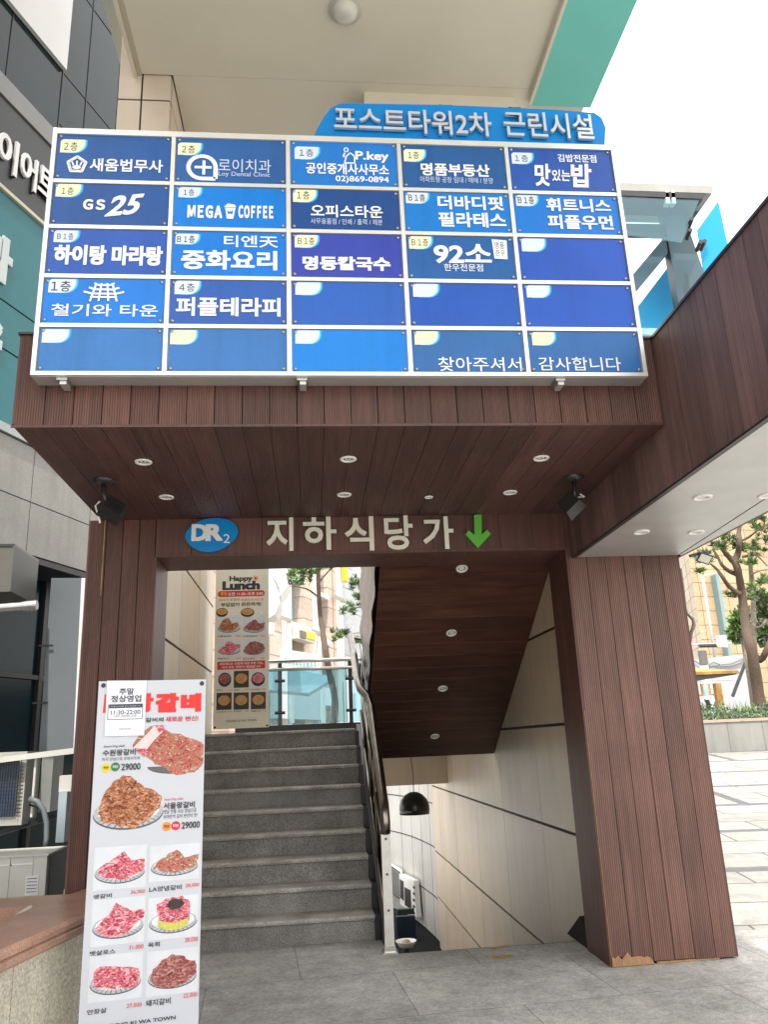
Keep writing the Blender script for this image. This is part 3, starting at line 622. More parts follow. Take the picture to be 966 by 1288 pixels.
ov = thing('oval_sign', 'blue egg shaped plate with white initials on the header left', 'sign', (-0.69, Y0, 2.79))
u0, v0, u1, v1 = hf.rect(233.5,650.5,299.5,697); cu, cv, ru, rv = (u0+u1)/2, (v0+v1)/2, (u1-u0)/2, (v1-v0)/2
egg = []
for k in range(40):
    a = 6.2832*k/40; ca, sa = math.cos(a), math.sin(a)
    egg.append((cu+ru*ca*(1-.16*max(0, -sa)**1.2)+ru*.05*sa, cv+rv*(.12 if sa > -.2 else .12)*ca*.6+rv*(sa*(.94 if sa < 0 else .88))))
MB().prism(hf, egg, .006, .035, mat('oval_blue', lin(0,138,214), 0.25, 0.06, 6)).build('plate', None, ov)
of = hf
text_into(MB(), 'D', of, of.rect(241.5,661,262,682), .037, 0, .05, 0, WHITE).build('lettering', None, ov)
text_into(MB(), 'R', of, of.rect(259,661,281,682), .038, 0, .05, 0, WHITE).build('lettering', None, ov)
text_into(MB(), '2', of, of.rect(281.5,673.5,289.5,684.5), .037, 0, .0, 0, WHITE).build('lettering', None, ov)

# ------------------------------------------------------------------ downlights and spotlights
LENS = mat('lamp_lens', (0.86, 0.85, 0.82), 0.2, 0.1, 30); RIM = mat('white_lamp_rim', (0.88, 0.87, 0.85), 0.35, 0)
def make_downlight(label, group):
    t = thing('downlight', label, 'light', (0, 0, 0), group)
    MB().lathe([(.036, 0.004), (.040, -.007), (.056, -.008), (.060, -.003), (.060, .006)], n=22, M=RIM).build('trim_ring', None, t, world=False, smooth=True)
    MB().lathe([(0, .002), (.02, .0005), (.036, .004)], n=18, M=LENS).build('lens', None, t, world=False, smooth=True)
    return t
dl0 = None
CL = [(-0.94,4.31,'front left downlight above the camera side in the brown canopy soffit'), (0.231,4.29,'middle downlight of the front row in the brown canopy soffit'), (1.388,4.30,'front right downlight of the brown canopy soffit, nearest the side wing'),
      (-0.927,4.975,'rear left downlight of the brown canopy soffit, above the oval sign'), (0.234,4.97,'rear middle downlight of the brown canopy soffit, above the cream letters'), (1.362,4.965,'rear right downlight of the brown canopy soffit, above the green arrow'), (0.815,5.05,'small dull downlight plate between rear soffit lights')]
SL = [(581,715,'highest downlight in the sloping stair ceiling'), (568,796,'second highest downlight in the sloping stair ceiling'), (557,866,'third highest downlight in the sloping stair ceiling'), (547,926,'lowest downlight in the sloping stair ceiling')]
WL = [(884,625,'front inner downlight in the grey wing soffit'), (966,623,'downlight in the grey wing soffit cut by the right picture edge'), (807,669,'rear downlight in the grey wing soffit nearest the pillar'), (876,669,'rear outer downlight in the grey wing soffit near the pine')]
def put(label, group, loc, rx=0.0, sc=1.0):
    global dl0
    if dl0 is None: dl0 = make_downlight(label, group); o = dl0
    else: o = copy_tree(dl0); o['label'] = label; o['group'] = group
    o.location = loc; o.rotation_euler = (rx, 0, 0); o.scale = (sc, sc, sc)
for i, (x, y, l) in enumerate(CL): put(l, 'downlights in the canopy soffit', (x, y, ZS-.001), 0, .5 if i == 6 else .82)
for x, y, l in WL: put(l, 'downlights in the wing soffit', on(x, y, 2, 2.70)-Vector((0, 0, .001)), 0, .9)
nrm = Vector((0, CS, 1)).normalized(); kk = 2.764+CS*6.085
for x, y, l in SL:
    d = ray(x, y); t_ = (kk-(CS*CAM.y+CAM.z))/(CS*d.y+d.z); put(l, 'downlights in the sloping ceiling', CAM+d*t_-nrm*.002, -math.atan(CS), .8)
def spotlight(x, y, ang, label):
    t = thing('spotlight', label, 'spotlight', (x, y, ZS), 'spotlights on the canopy soffit')
    MB().lathe([(0, -.03), (.035, -.027), (.058, -.016), (.064, -.004), (.064, 0)], (x, y, ZS), 20, DARKSTEEL).build('ceiling_plate', None, t, smooth=True)
    MB().tube([(x, y, ZS-.03), (x+.01*ang, y, ZS-.10), (x+.025*ang, y+.01, ZS-.15)], .016, 8, DARKSTEEL).build('arm', None, t, smooth=True)
    c = Vector((x+.06*ang, y+.02, ZS-.18)); U = Vector((.75*ang, .25, -.42)).normalized(); N = Vector((.25*ang, .75, -.6)); N = (N-U*N.dot(U)).normalized(); V = N.cross(U)
    b = MB(); co = lambda a, e, f_: c+U*a+V*e+N*f_
    b.hexa([co(-.056,-.05,-.045), co(.056,-.05,-.045), co(.056,.05,-.045), co(-.056,.05,-.045)], [co(-.07,-.06,.05), co(.07,-.06,.05), co(.07,.06,.05), co(-.07,.06,.05)], BLACKM)
    b.build('lamp_housing', None, t)
    b = MB(); b.hexa([co(-.063,-.054,.0505), co(.063,-.054,.0505), co(.063,.054,.0505), co(-.063,.054,.0505)], [co(-.063,-.054,.054), co(.063,-.054,.054), co(.063,.054,.054), co(-.063,.054,.054)], mat('spot_glass', (0.25,0.25,0.25), 0.1, 0)); b.build('front_glass', None, t)
    b = MB(); b.tube([co(-.09,.0,.0), co(-.1,.0,.05), co(-.02,.09,.06)], .006, 6, RIM); b.build('bracket', None, t)
spotlight(-1.239, 4.627, 1, 'black square spotlight under the left end of the canopy')
spotlight(1.707, 4.66, -0.6, 'black square spotlight under the right end of the canopy beside the wing')

# ------------------------------------------------------------------ handrail, wedge, floor marks
ALUP = mat('scratched_aluminium', (0.60, 0.59, 0.55), 0.42, 0.15, 10, metal=0.6)
RAILM = mat('dark_polished_steel', (0.26, 0.235, 0.20), 0.26, 0.25, 9, metal=1.0)
hr = thing('handrail', 'stainless steel handrail between the climbing and descending stairs', 'handrail', (0.53, 6.24, 0))
xr = 0.53
path = [Vector((xr, 6.235, .80)), Vector((xr, 6.215, .88)), Vector((xr, 6.25, .965)), Vector((xr, 6.33, 1.035)), Vector((xr, 6.80, 1.40)), Vector((xr, 7.25, 1.755)), Vector((xr-.02, 7.36, 1.85)), Vector((xr-.075, 7.46, 1.925)), Vector((xr-.09, 7.60, 2.01)), Vector((xr-.09, 8.15, 2.29)), Vector((xr-.09, 8.8, 2.60))]
MB().tube(path, .038, 14, RAILM).build('rail_tube', None, hr, smooth=True)
MB().tube([(xr-.09, 8.78, 2.585), (xr+.02, 8.86, 2.57)], .02, 8, RAILM).build('end_stub', None, hr)
MB().box(xr-.034, xr+.034, 6.222, 6.272, 0.01, 0.82, ALUP).build('post', None, hr)
MB().box(xr-.055, xr+.055, 6.19, 6.31, 0.0, 0.012, STEEL).box(xr-.04, xr+.04, 6.21, 6.29, .012, .05, STEEL).build('foot_plate', None, hr)
for k in (.10, .60): MB().tube([(xr-.012, 6.29, k+.02), (xr-.012, 8.7, k+.02+2.41*.69)], .013, 8, RAILM).build('lower_rail', None, hr, smooth=True)
b = MB(); b.hexa([(xr, 6.29, -.15), (xr+.008, 6.29, -.15), (xr+.008, 8.75, 1.50), (xr, 8.75, 1.50)], [(xr, 6.29, .94), (xr+.008, 6.29, .94), (xr+.008, 8.7, 2.50), (xr, 8.7, 2.50)], mat_glass('smoked_glass', (0.02, 0.02, 0.022), .88)); b.build('infill_pane', None, hr)
for k in (1, 2, 3): MB().tube([(xr-.01, 6.29+k*.62, k*.62*.672+.10), (xr-.01, 6.29+k*.62, .90+k*.62*.70)], .016, 8, RAILM).build('baluster', None, hr, smooth=True)
for z in (.28, .52, .76): MB().tube([(xr, 6.222, z), (xr, 6.214, z)], .009, 8, DARKSTEEL).build('bolt', None, hr)
b = MB(); b.hexa([(1.90, 6.0, 0.0), (1.946, 6.0, 0.0), (1.946, 6.45, 0.0), (1.90, 6.45, 0.0)], [(1.905, 6.0, .15), (1.946, 6.0, .15), (1.946, 6.11, .185), (1.905, 6.11, .185)], GAP)
tag(b.build('wedge_block'), 'dark wedge shaped block on the floor against the pillar', 'block')
yl = mat('worn_yellow_paint', (0.62, 0.33, 0.03), 0.6, 0.3, 30); rnd = random.Random(5)
fk = thing('floor_sticker', 'worn orange floor sticker fragments before the basement stairs', 'sticker', (1.29, 6.06, 0))
for px, py in ((623,1192),(634,1190),(622,1203),(632,1204),(639,1202)):
    P = on(px, py, 2, 0.003); u = [(P.x+.035*math.cos(a)*rnd.uniform(.6, 1.1), P.y+.028*math.sin(a)*rnd.uniform(.6, 1.1), .004) for a in [6.283*k/9 for k in range(9)]]
    MB().quad(u, yl).build('fragment', None, fk)

# ------------------------------------------------------------------ printed banners
rnd = random.Random(21)
def food_mats(tag_, stops, n=5, scale=48):
    """printed meat: marbled colour ramp, each variant with its own offset and balance"""
    out = []
    for i in range(n):
        M = bpy.data.materials.new('printed_%s_%d' % (tag_, i)); M.use_nodes = True; nn = M.node_tree.nodes; L = M.node_tree.links; b = nn['Principled BSDF']
        b.inputs['Roughness'].default_value = .5; b.inputs['Specular IOR Level'].default_value = .3
        tc = nn.new('ShaderNodeTexCoord'); mp = nn.new('ShaderNodeMapping'); mp.inputs['Location'].default_value = (i*1.3, i*.7, i*2.1); mp.inputs['Rotation'].default_value = (0, i*.8, i*.3); mp.inputs['Scale'].default_value = (1, 1, 2.2)
        L.new(tc.outputs['Object'], mp.inputs[0]); nz = nn.new('ShaderNodeTexNoise'); nz.inputs['Scale'].default_value = scale*(.6+.2*i); nz.inputs['Detail'].default_value = 6; nz.inputs['Roughness'].default_value = .65; nz.inputs['Distortion'].default_value = 1.6
        L.new(mp.outputs[0], nz.inputs['Vector']); cr = nn.new('ShaderNodeValToRGB'); sh_ = (i-n/2)*.035
        while len(cr.color_ramp.elements) < len(stops): cr.color_ramp.elements.new(.5)
        for e, (p_, c_) in zip(cr.color_ramp.elements, zip([.30+.40*k/(len(stops)-1)+sh_ for k in range(len(stops))], stops)): e.position = min(1, max(0, p_)); e.color = (*lin(*c_), 1)
        L.new(nz.outputs['Fac'], cr.inputs[0]); L.new(cr.outputs[0], b.inputs['Base Color']); out.append(M)
    return out
RAW = food_mats('raw_meat', [(80,14,28),(146,34,54),(186,66,86),(216,124,138),(236,196,200)])
MARIN = food_mats('marinated_meat', [(40,18,12),(92,44,26),(142,78,50),(186,124,90),(214,170,140)])
MIX = food_mats('dressed_meat', [(60,34,24),(136,36,46),(178,66,72),(206,124,112),(120,108,62),(228,196,182)])
DARKM = food_mats('dark_meat', [(60,22,24),(110,48,50),(150,84,82),(196,146,140)])
SOUP = food_mats('stew', [(70,30,20),(150,70,36),(196,120,66),(222,180,120),(120,130,70)])
PBG = mat('photo_pale_background', lin(214,218,226), 0.45, 0.06, 12); PBG2 = mat('photo_dark_background', lin(46,42,40), 0.45, 0.2, 20)
PLATE = mat('printed_glass_plate', lin(176,184,190), 0.45, 0.2, 60); PLATED = mat('printed_plate_shadow', lin(92,92,96), 0.45, 0.2, 60); PLATEW = mat('printed_plate_white', lin(232,234,236), 0.45, 0.03, 40)
BLACKBOWL = mat('printed_black_bowl', lin(34,32,32), 0.45, 0.1, 20); GREENM = mat('printed_green', lin(120,140,60), 0.5, 0.3, 60); YGREEN = mat('printed_pear', lin(205,200,100), 0.5, 0.2, 80); NORI = mat('printed_seaweed', lin(52,44,46), 0.5, 0.4, 90)
def dish(mb, fr, box, mats, shape='heap', bg=True, d=.001, n=90, plate='glass', blob=None, dark=False):
    u0, v0, u1, v1 = box; W, H = u1-u0, v1-v0; cu, cv = (u0+u1)/2, (v0+v1)/2; k = [d]
    def lay(poly, M): mb.prism(fr, poly, k[0]-.000006, k[0], M, back=False); k[0] += .000009
    if bg: lay([(u0,v0),(u1,v0),(u1,v1),(u0,v1)], PBG2 if dark else PBG)
    cl = lambda p: [(min(u1-.002, max(u0+.002, a)), min(v1-.002, max(v0+.002, c))) for a, c in p]
    if plate == 'glass':
        lay(cl(ell(cu, v0+H*.37, W*.48, H*.25)), PLATED); lay(cl(ell(cu, v0+H*.395, W*.475, H*.245)), PLATE); lay(cl(ell(cu, v0+H*.42, W*.42, H*.20)), PLATEW)
        for q in range(26):
            a = 3.3+2.8*q/25; p0 = (cu+W*.30*math.cos(a), v0+H*.40+H*.13*math.sin(a)); p1 = (cu+W*.46*math.cos(a), v0+H*.385+H*.235*math.sin(a)); w_ = W*.006
            lay(cl([(p0[0]-w_, p0[1]), (p1[0]-w_*1.6, p1[1]), (p1[0]+w_*1.6, p1[1]), (p0[0]+w_, p0[1])]), PLATED if q % 2 else PLATE)
    elif plate == 'bowl':
        lay(cl(ell(cu, cv-H*.02, W*.46, H*.42)), BLACKBOWL); lay(cl(ell(cu, cv+H*.05, W*.40, H*.30)), mats[1])
    # outline of the food in unit box
    sh = {'heap': [(.10,.42),(.22,.30),(.5,.24),(.80,.34),(.90,.5),(.84,.66),(.62,.62),(.5,.86),(.36,.9),(.2,.7)],
          'slab': [(.10,.40),(.3,.30),(.62,.26),(.92,.42),(.95,.66),(.7,.62),(.55,.84),(.38,.72),(.2,.6)],
          'sheets': [(.10,.38),(.36,.2),(.62,.24),(.95,.56),(.95,.70),(.74,.68),(.6,.78),(.46,.86)],
          'log': [(.1,.36),(.4,.32),(.7,.28),(.88,.30),(.92,.55),(.86,.64),(.5,.70),(.22,.76),(.12,.66)],
          'round': [(.2,.45),(.35,.32),(.5,.28),(.66,.32),(.8,.45),(.78,.6),(.66,.7),(.5,.74),(.34,.7),(.22,.6)],
          'chunk': [(.08,.40),(.2,.26),(.45,.2),(.75,.26),(.95,.45),(.92,.66),(.7,.78),(.5,.86),(.32,.78),(.15,.58)]}[shape] if blob is None else blob
    sh = [(p_[0]*(1-t_)+q_[0]*t_+rnd.uniform(-.018, .018), p_[1]*(1-t_)+q_[1]*t_+rnd.uniform(-.022, .022)) for p_, q_ in zip(sh, sh[1:]+sh[:1]) for t_ in (0, .33, .66)]
    sh = [(.5+(a-.5)*1.06, .5+(c-.5)*1.08) for a, c in sh]
    lay(cl([(u0+(.5+(a-.5)*1.01)*W, v0+(c-.03)*H) for a, c in sh]), mats[0])
    P = [(u0+a*W, v0+c*H) for a, c in sh]; lay(cl(P), mats[0])
    def inside(a, c):
        r_ = False
        for i in range(len(sh)):
            (x1_, y1_), (x2_, y2_) = sh[i], sh[i-1]
            if (y1_ > c) != (y2_ > c) and a < (x2_-x1_)*(c-y1_)/(y2_-y1_)+x1_: r_ = not r_
        return r_
    got = 0; tries = 0; base = rnd.uniform(-.7, .1)
    while got < n and tries < n*8:
        tries += 1; a, c = rnd.uniform(.05, .95), rnd.uniform(.15, .92)
        if not (inside(a, c) and inside(a+.05, c) and inside(a-.05, c) and inside(a, c+.05)): continue
        got += 1; ang = base+rnd.gauss(0, .6)+(1.2 if rnd.random() < .25 else 0); L_ = W*rnd.uniform(.05, .13); w_ = W*rnd.uniform(.010, .026); x, y = u0+a*W, v0+c*H
        ca, sa = math.cos(ang), math.sin(ang); q = []
        for s_, t_ in ((-1,-.3),(-.4,-1),(.5,-.8),(1,0),(.5,.8),(-.5,1)): q.append((x+ca*s_*L_/2-sa*t_*w_, y+sa*s_*L_/2+ca*t_*w_))
        lay(cl(q), mats[rnd.choice([0, 1, 1, 2, 2, 3, 4]) % len(mats)])
    return mb
# --- the standing menu banner on the pavement
yw = math.radians(10.5); P0 = on(124, 857, 1, 4.35)
mf = Frame((P0.x, P0.y, 0), (math.cos(yw), math.sin(yw), 0))
MW = mf.uv(258, 854)[0]; MT = P0.z
mbn = thing('menu_banner', 'tall white restaurant menu banner standing on the pavement with meat pictures', 'banner', (P0.x+.27, P0.y+.05, 0))
MB().fbox(mf, 0, MW+.004, .055, MT, -.004, 0, VINYL).build('sheet', None, mbn)
b = MB(); b.tube([mf.at(MW/2, .03, -.05), mf.at(MW/2, MT-.02, -.06)], .011, 8, BLACKM)
for u_, v_ in ((.01, MT-.01), (MW-.01, MT-.01), (.01, .08), (MW-.01, .08)): b.tube([mf.at(MW/2, .9, -.055), mf.at(u_, v_, -.01)], .006, 6, BLACKM)
b.tube([mf.at(MW/2, .03, -.05), mf.at(MW/2-.2, .01, -.32)], .01, 8, BLACKM); b.tube([mf.at(MW/2, .03, -.05), mf.at(MW/2+.2, .01, -.32)], .01, 8, BLACKM); b.tube([mf.at(MW/2, .03, -.05), mf.at(MW/2, .01, .12)], .01, 8, BLACKM)
b.build('stand', None, mbn)
for u_ in (.024, MW-.018):
    MB().prism(mf, ell(u_, MT-.022, .012, .012, 14), 0, .003, BLACKM).build('eyelet', None, mbn)
C = lambda x0, y0, x1, y1: (100+x0/5.367, 840+y0/5.367, 100+x1/5.367, 840+y1/5.367)
D = lambda x0, y0, x1, y1: (90+x0/5.084, 1050+y0/5.084, 90+x1/5.084, 1050+y1/5.084)
def mtext(body, bx, M, bold=.02, slope=0.0, sh=0.0):
    x0, y0, x1, y1 = bx; k = abs(slope)*(x1-x0)/2; text_into(MB(), body, mf, mf.rect(x0, y0+k, x1, y1-k), .0042, 0, bold, sh, M).build('lettering', None, mbn)
RB = mat('bright_red_print', lin(226,38,32), 0.45, 0)
mtext('왕', C(352,172,497,302), RB, .085); mtext('갈', C(510,171,668,300), RB, .085); mtext('비', C(682,172,820,297), RB, .085)
u0, v0, u1, v1 = mf.rect(*C(158,178,200,304)); MB().prism(mf, [(u0,v0),(u1,v0),(u1,v1),(u0+.004,v1)], 0, .0012, RB).build('lettering', None, mbn)
mtext('갈비의', C(444,336,565,366), BLACKT, .02); mtext('새로운 변신!', C(578,327,800,361), mat('rose_print', lin(205,35,62), .5, 0), .02)
mtext('Suwon King Galbi', C(160,522,305,540), BLACKT, .01, 0, .3); mtext('수원왕갈비', C(155,550,376,592), BLACKT, .02); mtext('즉석 양념으로 프레시하게', C(150,602,402,625), BLACKT, 0)
mtext('29000', C(280,644,410,690), BLACKT, .02); mtext('Seoul King Galbi', C(570,878,700,896), RB, .01, 0, .3); mtext('서울왕갈비', C(565,905,776,948), BLACKT, .02)
mtext('옛날 전통 숙성 양념으로', C(565,952,788,980), BLACKT, 0); mtext('최대한의 갈비 본연의 맛!', C(565,987,793,1012), BLACKT, 0); mtext('29000', C(687,1037,810,1083), BLACKT, .02)
for cx_, cy_, c_, t1 in ((177,675,(240,205,30),'한돈'),(240,668,(40,120,70),'국내산'),(587,1070,(240,150,50),'한돈'),(648,1065,(205,40,70),'미국산')):
    u0, v0, u1, v1 = mf.rect(*C(cx_-30, cy_-30, cx_+30, cy_+30)); bd = MB().prism(mf, ell((u0+u1)/2, (v0+v1)/2, (u1-u0)/2, (v1-v0)/2), 0, .0042, mat('badge_print', lin(*c_), .5, 0))
    text_into(bd, t1, mf, (u0+.008, (v0+v1)/2-.007, u1-.008, (v0+v1)/2+.008), .0047, 0, .02, 0, BLACKT if c_[1] > 140 else WHITE); bd.build('badge', None, mbn)
for body, bx, pr, px_ in (('생갈비', D(135,370,255,412), '36,000', D(377,345,468,383)), ('LA양념갈비', D(495,312,703,370), '28,000', D(727,304,815,341)), ('벳살로스', D(115,726,278,776), '31,000', D(365,697,458,739)),
                          ('육회', D(487,681,562,721), '28,000', D(722,649,808,691)), ('안창살', D(97,1104,222,1151), '27,000', D(350,1069,447,1111)), ('돼지갈비', D(473,1038,632,1098), '22,000', D(712,1004,803,1046))):
    mtext(body, bx, BLACKT, .015, .12); mtext(pr, px_, REDT, .0, .12)
mtext('CHUNG KI WA TOWN', D(190,1166,663,1226), BLACKT, .02, .075)
pic = lambda bx, *a, **k: dish(MB(), mf, mf.rect(*bx), *a, **k).build('food_picture', None, mbn)
pic(C(350,380,838,735), MIX, 'slab', False, n=170, plate='none', blob=[(.02,.60),(.14,.62),(.24,.42),(.40,.25),(.62,.10),(.86,.10),(.99,.30),(1.0,.55),(.8,.70),(.55,.80),(.40,.90),(.30,.96),(.18,.86)])
b = MB(); u0, v0, u1, v1 = mf.rect(*C(350,380,838,735)); W_m, H_m = u1-u0, v1-v0
f_ = lambda l: [(u0+a*W_m, v0+c*H_m) for a, c in l]
b.prism(mf, f_([(.02,.58),(.18,.80),(.30,.98),(.42,.98),(.43,.88),(.30,.70),(.20,.52)]), .0084, .0085, mat('printed_fat', lin(236,206,206), .5, .12, 60), back=False); b.prism(mf, f_([(.30,.98),(.42,.99),(.44,.88),(.36,.84)]), .0086, .0087, RAW[0], back=False)
b.prism(mf, f_([(.05,.52),(.18,.40),(.24,.46),(.18,.56)]), .0088, .0089, RAW[1], back=False)
b.prism(mf, ell(u0+.6*W_m, v0+.20*H_m, .38*W_m, .15*H_m)[14:28]+[(u0+.97*W_m, v0+.2*H_m)], .0002, .0003, PLATED, back=False)
b.build('food_picture', None, mbn)
pic(C(80,720,575,1145), MARIN, 'heap', False, n=190, blob=[(.10,.44),(.2,.30),(.42,.22),(.60,.19),(.70,.28),(.86,.42),(.92,.60),(.82,.70),(.66,.78),(.54,.92),(.40,.95),(.29,.87),(.16,.68)])
pic(D(140,72,475,345), RAW, 'slab', n=55); pic(D(498,62,815,290), MIX, 'slab', n=55); pic(D(125,405,465,700), RAW, 'sheets', n=55)
pic(D(487,392,808,662), RAW, 'round', n=70, blob=[(.22,.42),(.3,.3),(.5,.24),(.7,.3),(.8,.42),(.82,.82),(.66,.93),(.5,.96),(.34,.92),(.2,.8)])
u0, v0, u1, v1 = mf.rect(*D(487,392,808,662)); W_m, H_m = u1-u0, v1-v0
b = MB(); b.prism(mf, f_([(.2,.32),(.34,.22),(.5,.19),(.68,.22),(.8,.32),(.8,.46),(.66,.40),(.5,.37),(.34,.40),(.2,.46)]), .0045, .0046, YGREEN, back=False); b.prism(mf, f_([(.36,.78),(.45,.68),(.62,.70),(.72,.80),(.66,.90),(.5,.94),(.4,.88)]), .0045, .0046, NORI, back=False); b.build('food_picture', None, mbn)
pic(D(108,762,450,1058), RAW+[DARKM[0]], 'log', n=45); pic(D(480,732,805,1018), DARKM+[RAW[1]], 'chunk', n=55)
nq = [mf.uv(*p) for p in ((131,926),(181,925),(184.3,856),(134.5,856.3))]
no = thing('paper_notice', 'white paper notice of opening hours taped over the menu banner top', 'notice', tuple(mf.at(nq[0][0]+.1, nq[0][1], .01)))
MB().prism(mf, nq, .0068, .0080, PAPER).build('paper', None, no)
def ntext(body, bx, M, bold=.02): text_into(MB(), body, mf, mf.rect(*bx), .0086, 0, bold, 0, M).build('lettering', None, no)
ntext('주말', C(267,138,366,182), DKBLUE, .025); ntext('정상영업', C(210,186,415,232), DKBLUE, .025); ntext('11:30-22:00', C(210,286,409,314), DKBLUE, .012); ntext('LAST ORDER 21:00', C(232,318,382,332), DKBLUE, 0); ntext('CHUNG KI WA TOWN', C(262,408,345,418), DKBLUE, 0)
b = MB(); u0, v0, u1, v1 = mf.rect(*C(190,247,423,347)); stroke(b, mf, [(u0,v0),(u1,v0),(u1,v1),(u0,v1),(u0,v0)], .003, .0080, .0085, DKBLUE); a0, c0, a1, c1 = mf.rect(*C(197,247,422,271)); b.prism(mf, [(a0,c0),(a1,c0),(a1,c1),(a0,c1)], .0080, .0087, DKBLUE, back=False)
text_into(b, '브레이크타임 없이 영업합니다', mf, (a0+.01, c0+.007, a1-.01, c1-.007), .0092, 0, .0, 0, WHITE); b.build('printed_box', None, no)
# --- the lunch banner hung at the head of the stairs
lf = Frame((0, 8.95, 0), (1, 0, 0))
E_ = lambda x0, y0, x1, y1: (255+x0/5.72, 700+y0/5.72, 255+x1/5.72, 700+y1/5.72)
q = [lf.uv(*p) for p in ((267.5,917.5),(338,914),(334.5,700),(269,700))]
LX0, LX1, LZ0, LZ1 = q[0][0], q[1][0], q[0][1], 3.55
lb = thing('lunch_banner', 'narrow lunch menu banner hanging at the head of the granite stairs', 'banner', ((LX0+LX1)/2, 8.96, LZ0))
b = MB(); b.prism(lf, [(LX0,LZ0),(LX1,LZ0),(LX1-.005,LZ1),(LX0,LZ1)], -.006, 0, mat('cream_vinyl', (0.78,0.73,0.60), .5, 0.06, 5)); b.build('sheet', None, lb)
for a, c in ((LX0+.02, LZ0+.02), (LX1-.02, LZ0+.02)): MB().prism(lf, ell(a, c, .012, .012, 12), 0, .004, BLACKM).build('eyelet', None, lb)
def ltext(body, bx, M, bold=.02, d=.0015): text_into(MB(), body, lf, lf.rect(*bx), d, 0, bold, 0, M).build('lettering', None, lb)
ltext('Happy', E_(190,139,357,187), BLACKT, .045); ltext('Lunch', E_(140,176,410,240), BLACKT, .06)
u0, v0, u1, v1 = lf.rect(*E_(362,140,396,172)); b = MB(); cu, cv, rr = (u0+u1)/2, (v0+v1)/2, (u1-u0)/2; b.prism(lf, ell(cu, cv, rr*.6, rr*.6), 0, .0015, RB, back=False)
for k in range(8): a = k*.785; stroke(b, lf, [(cu+rr*.8*math.cos(a), cv+rr*.8*math.sin(a)), (cu+rr*1.2*math.cos(a), cv+rr*1.2*math.sin(a))], .008, 0, .0015, RB)
b.build('sun_mark', None, lb)
RBAR = mat('red_band_print', lin(200,50,38), .5, 0)
for bx, rows_ in ((E_(107,246,445,288), [('평일', E_(125,256,172,280), mat('yellow_print', lin(245,200,60), .5, 0)), ('오전 11:30~오후 3:00', E_(180,256,432,280), WHITE)]), (E_(103,752,447,810), [('세트메뉴는 인원에 따른 주문 가능,', E_(118,760,435,780), WHITE), ('식사 또는 냉면이 제공됩니다', E_(135,785,415,803), WHITE)])):
    u0, v0, u1, v1 = lf.rect(*bx); h = (v1-v0)/2; rr = h if bx[1] < 760 else .008
    p = [(u1-rr+rr*math.cos(a), (v0+v1)/2+math.copysign(h-rr, math.sin(a))+rr*math.sin(a)) for a in [math.radians(x) for x in range(-90, 91, 15)]]+[(u0+rr-rr*math.cos(a), (v0+v1)/2+math.copysign(h-rr, math.sin(a))+rr*math.sin(a)) for a in [math.radians(x) for x in range(90, -91, -15)]]
    MB().prism(lf, p, 0, .0015, RBAR, back=False).build('printed_band', None, lb)
    for t_, b_, M_ in rows_: ltext(t_, b_, M_, .012, .0022)
ltext('식사가 포함된', E_(112,302,265,320), BLACKT, 0); ltext('특별런치세트로', E_(272,302,437,320), RBAR, 0); ltext('부담없이 든든하게!', E_(130,330,420,358), BLACKT, .02)
lp = lambda bx, *a, **k: dish(MB(), lf, lf.rect(*bx), *a, **k).build('food_picture', None, lb)
for bx in (E_(92,362,182,440), E_(268,362,374,440)): lp(bx, SOUP, 'round', False, n=40, plate='bowl')
for bx in (E_(188,372,260,436), E_(378,372,446,436)): lp(bx, [PLATEW, GREENM, PLATE], 'round', False, n=14, plate='none')
lp(E_(103,432,272,565), MARIN, 'heap', n=60); lp(E_(285,432,448,565), DARKM, 'slab', n=60); lp(E_(103,592,272,725), RAW, 'sheets', n=60); lp(E_(285,592,448,725), DARKM, 'chunk', n=60)
for i, bx in enumerate((E_(105,822,208,945), E_(222,822,330,943), E_(343,820,450,940), E_(97,980,206,1103), E_(221,978,330,1101), E_(345,975,452,1098))):
    lp(bx, [DARKM, SOUP, RAW, SOUP, SOUP, SOUP][i], 'round', True, n=50, plate='bowl', dark=i not in (0, 2))
for bx, t_ in ((E_(103,567,205,580), '서울왕갈비'), (E_(285,567,390,580), 'LA양념갈비'), (E_(103,728,190,741), '벳살로스'), (E_(285,728,372,741), '돼지갈비'), (E_(97,955,135,968), '갈비탕'), (E_(222,953,260,966), '육회비빔'), (E_(343,950,412,963), '비빔냉면'), (E_(97,1112,165,1125), '김치찌개'), (E_(221,1108,275,1121), '된장찌개'), (E_(345,1105,415,1118), '해물파전')):
    ltext(t_, bx, BLACKT, .01)
for bx in (E_(233,567,268,580), E_(415,567,446,580), E_(236,728,270,741), E_(413,726,446,739), E_(175,955,208,966), E_(302,952,331,964), E_(422,949,452,961), E_(172,1110,208,1122), E_(302,1106,331,1118), E_(424,1103,454,1115)): ltext('9,000', bx, REDT, 0)
ltext('CHUNG KI WA TOWN', E_(168,1172,385,1189), BLACKT, .01)
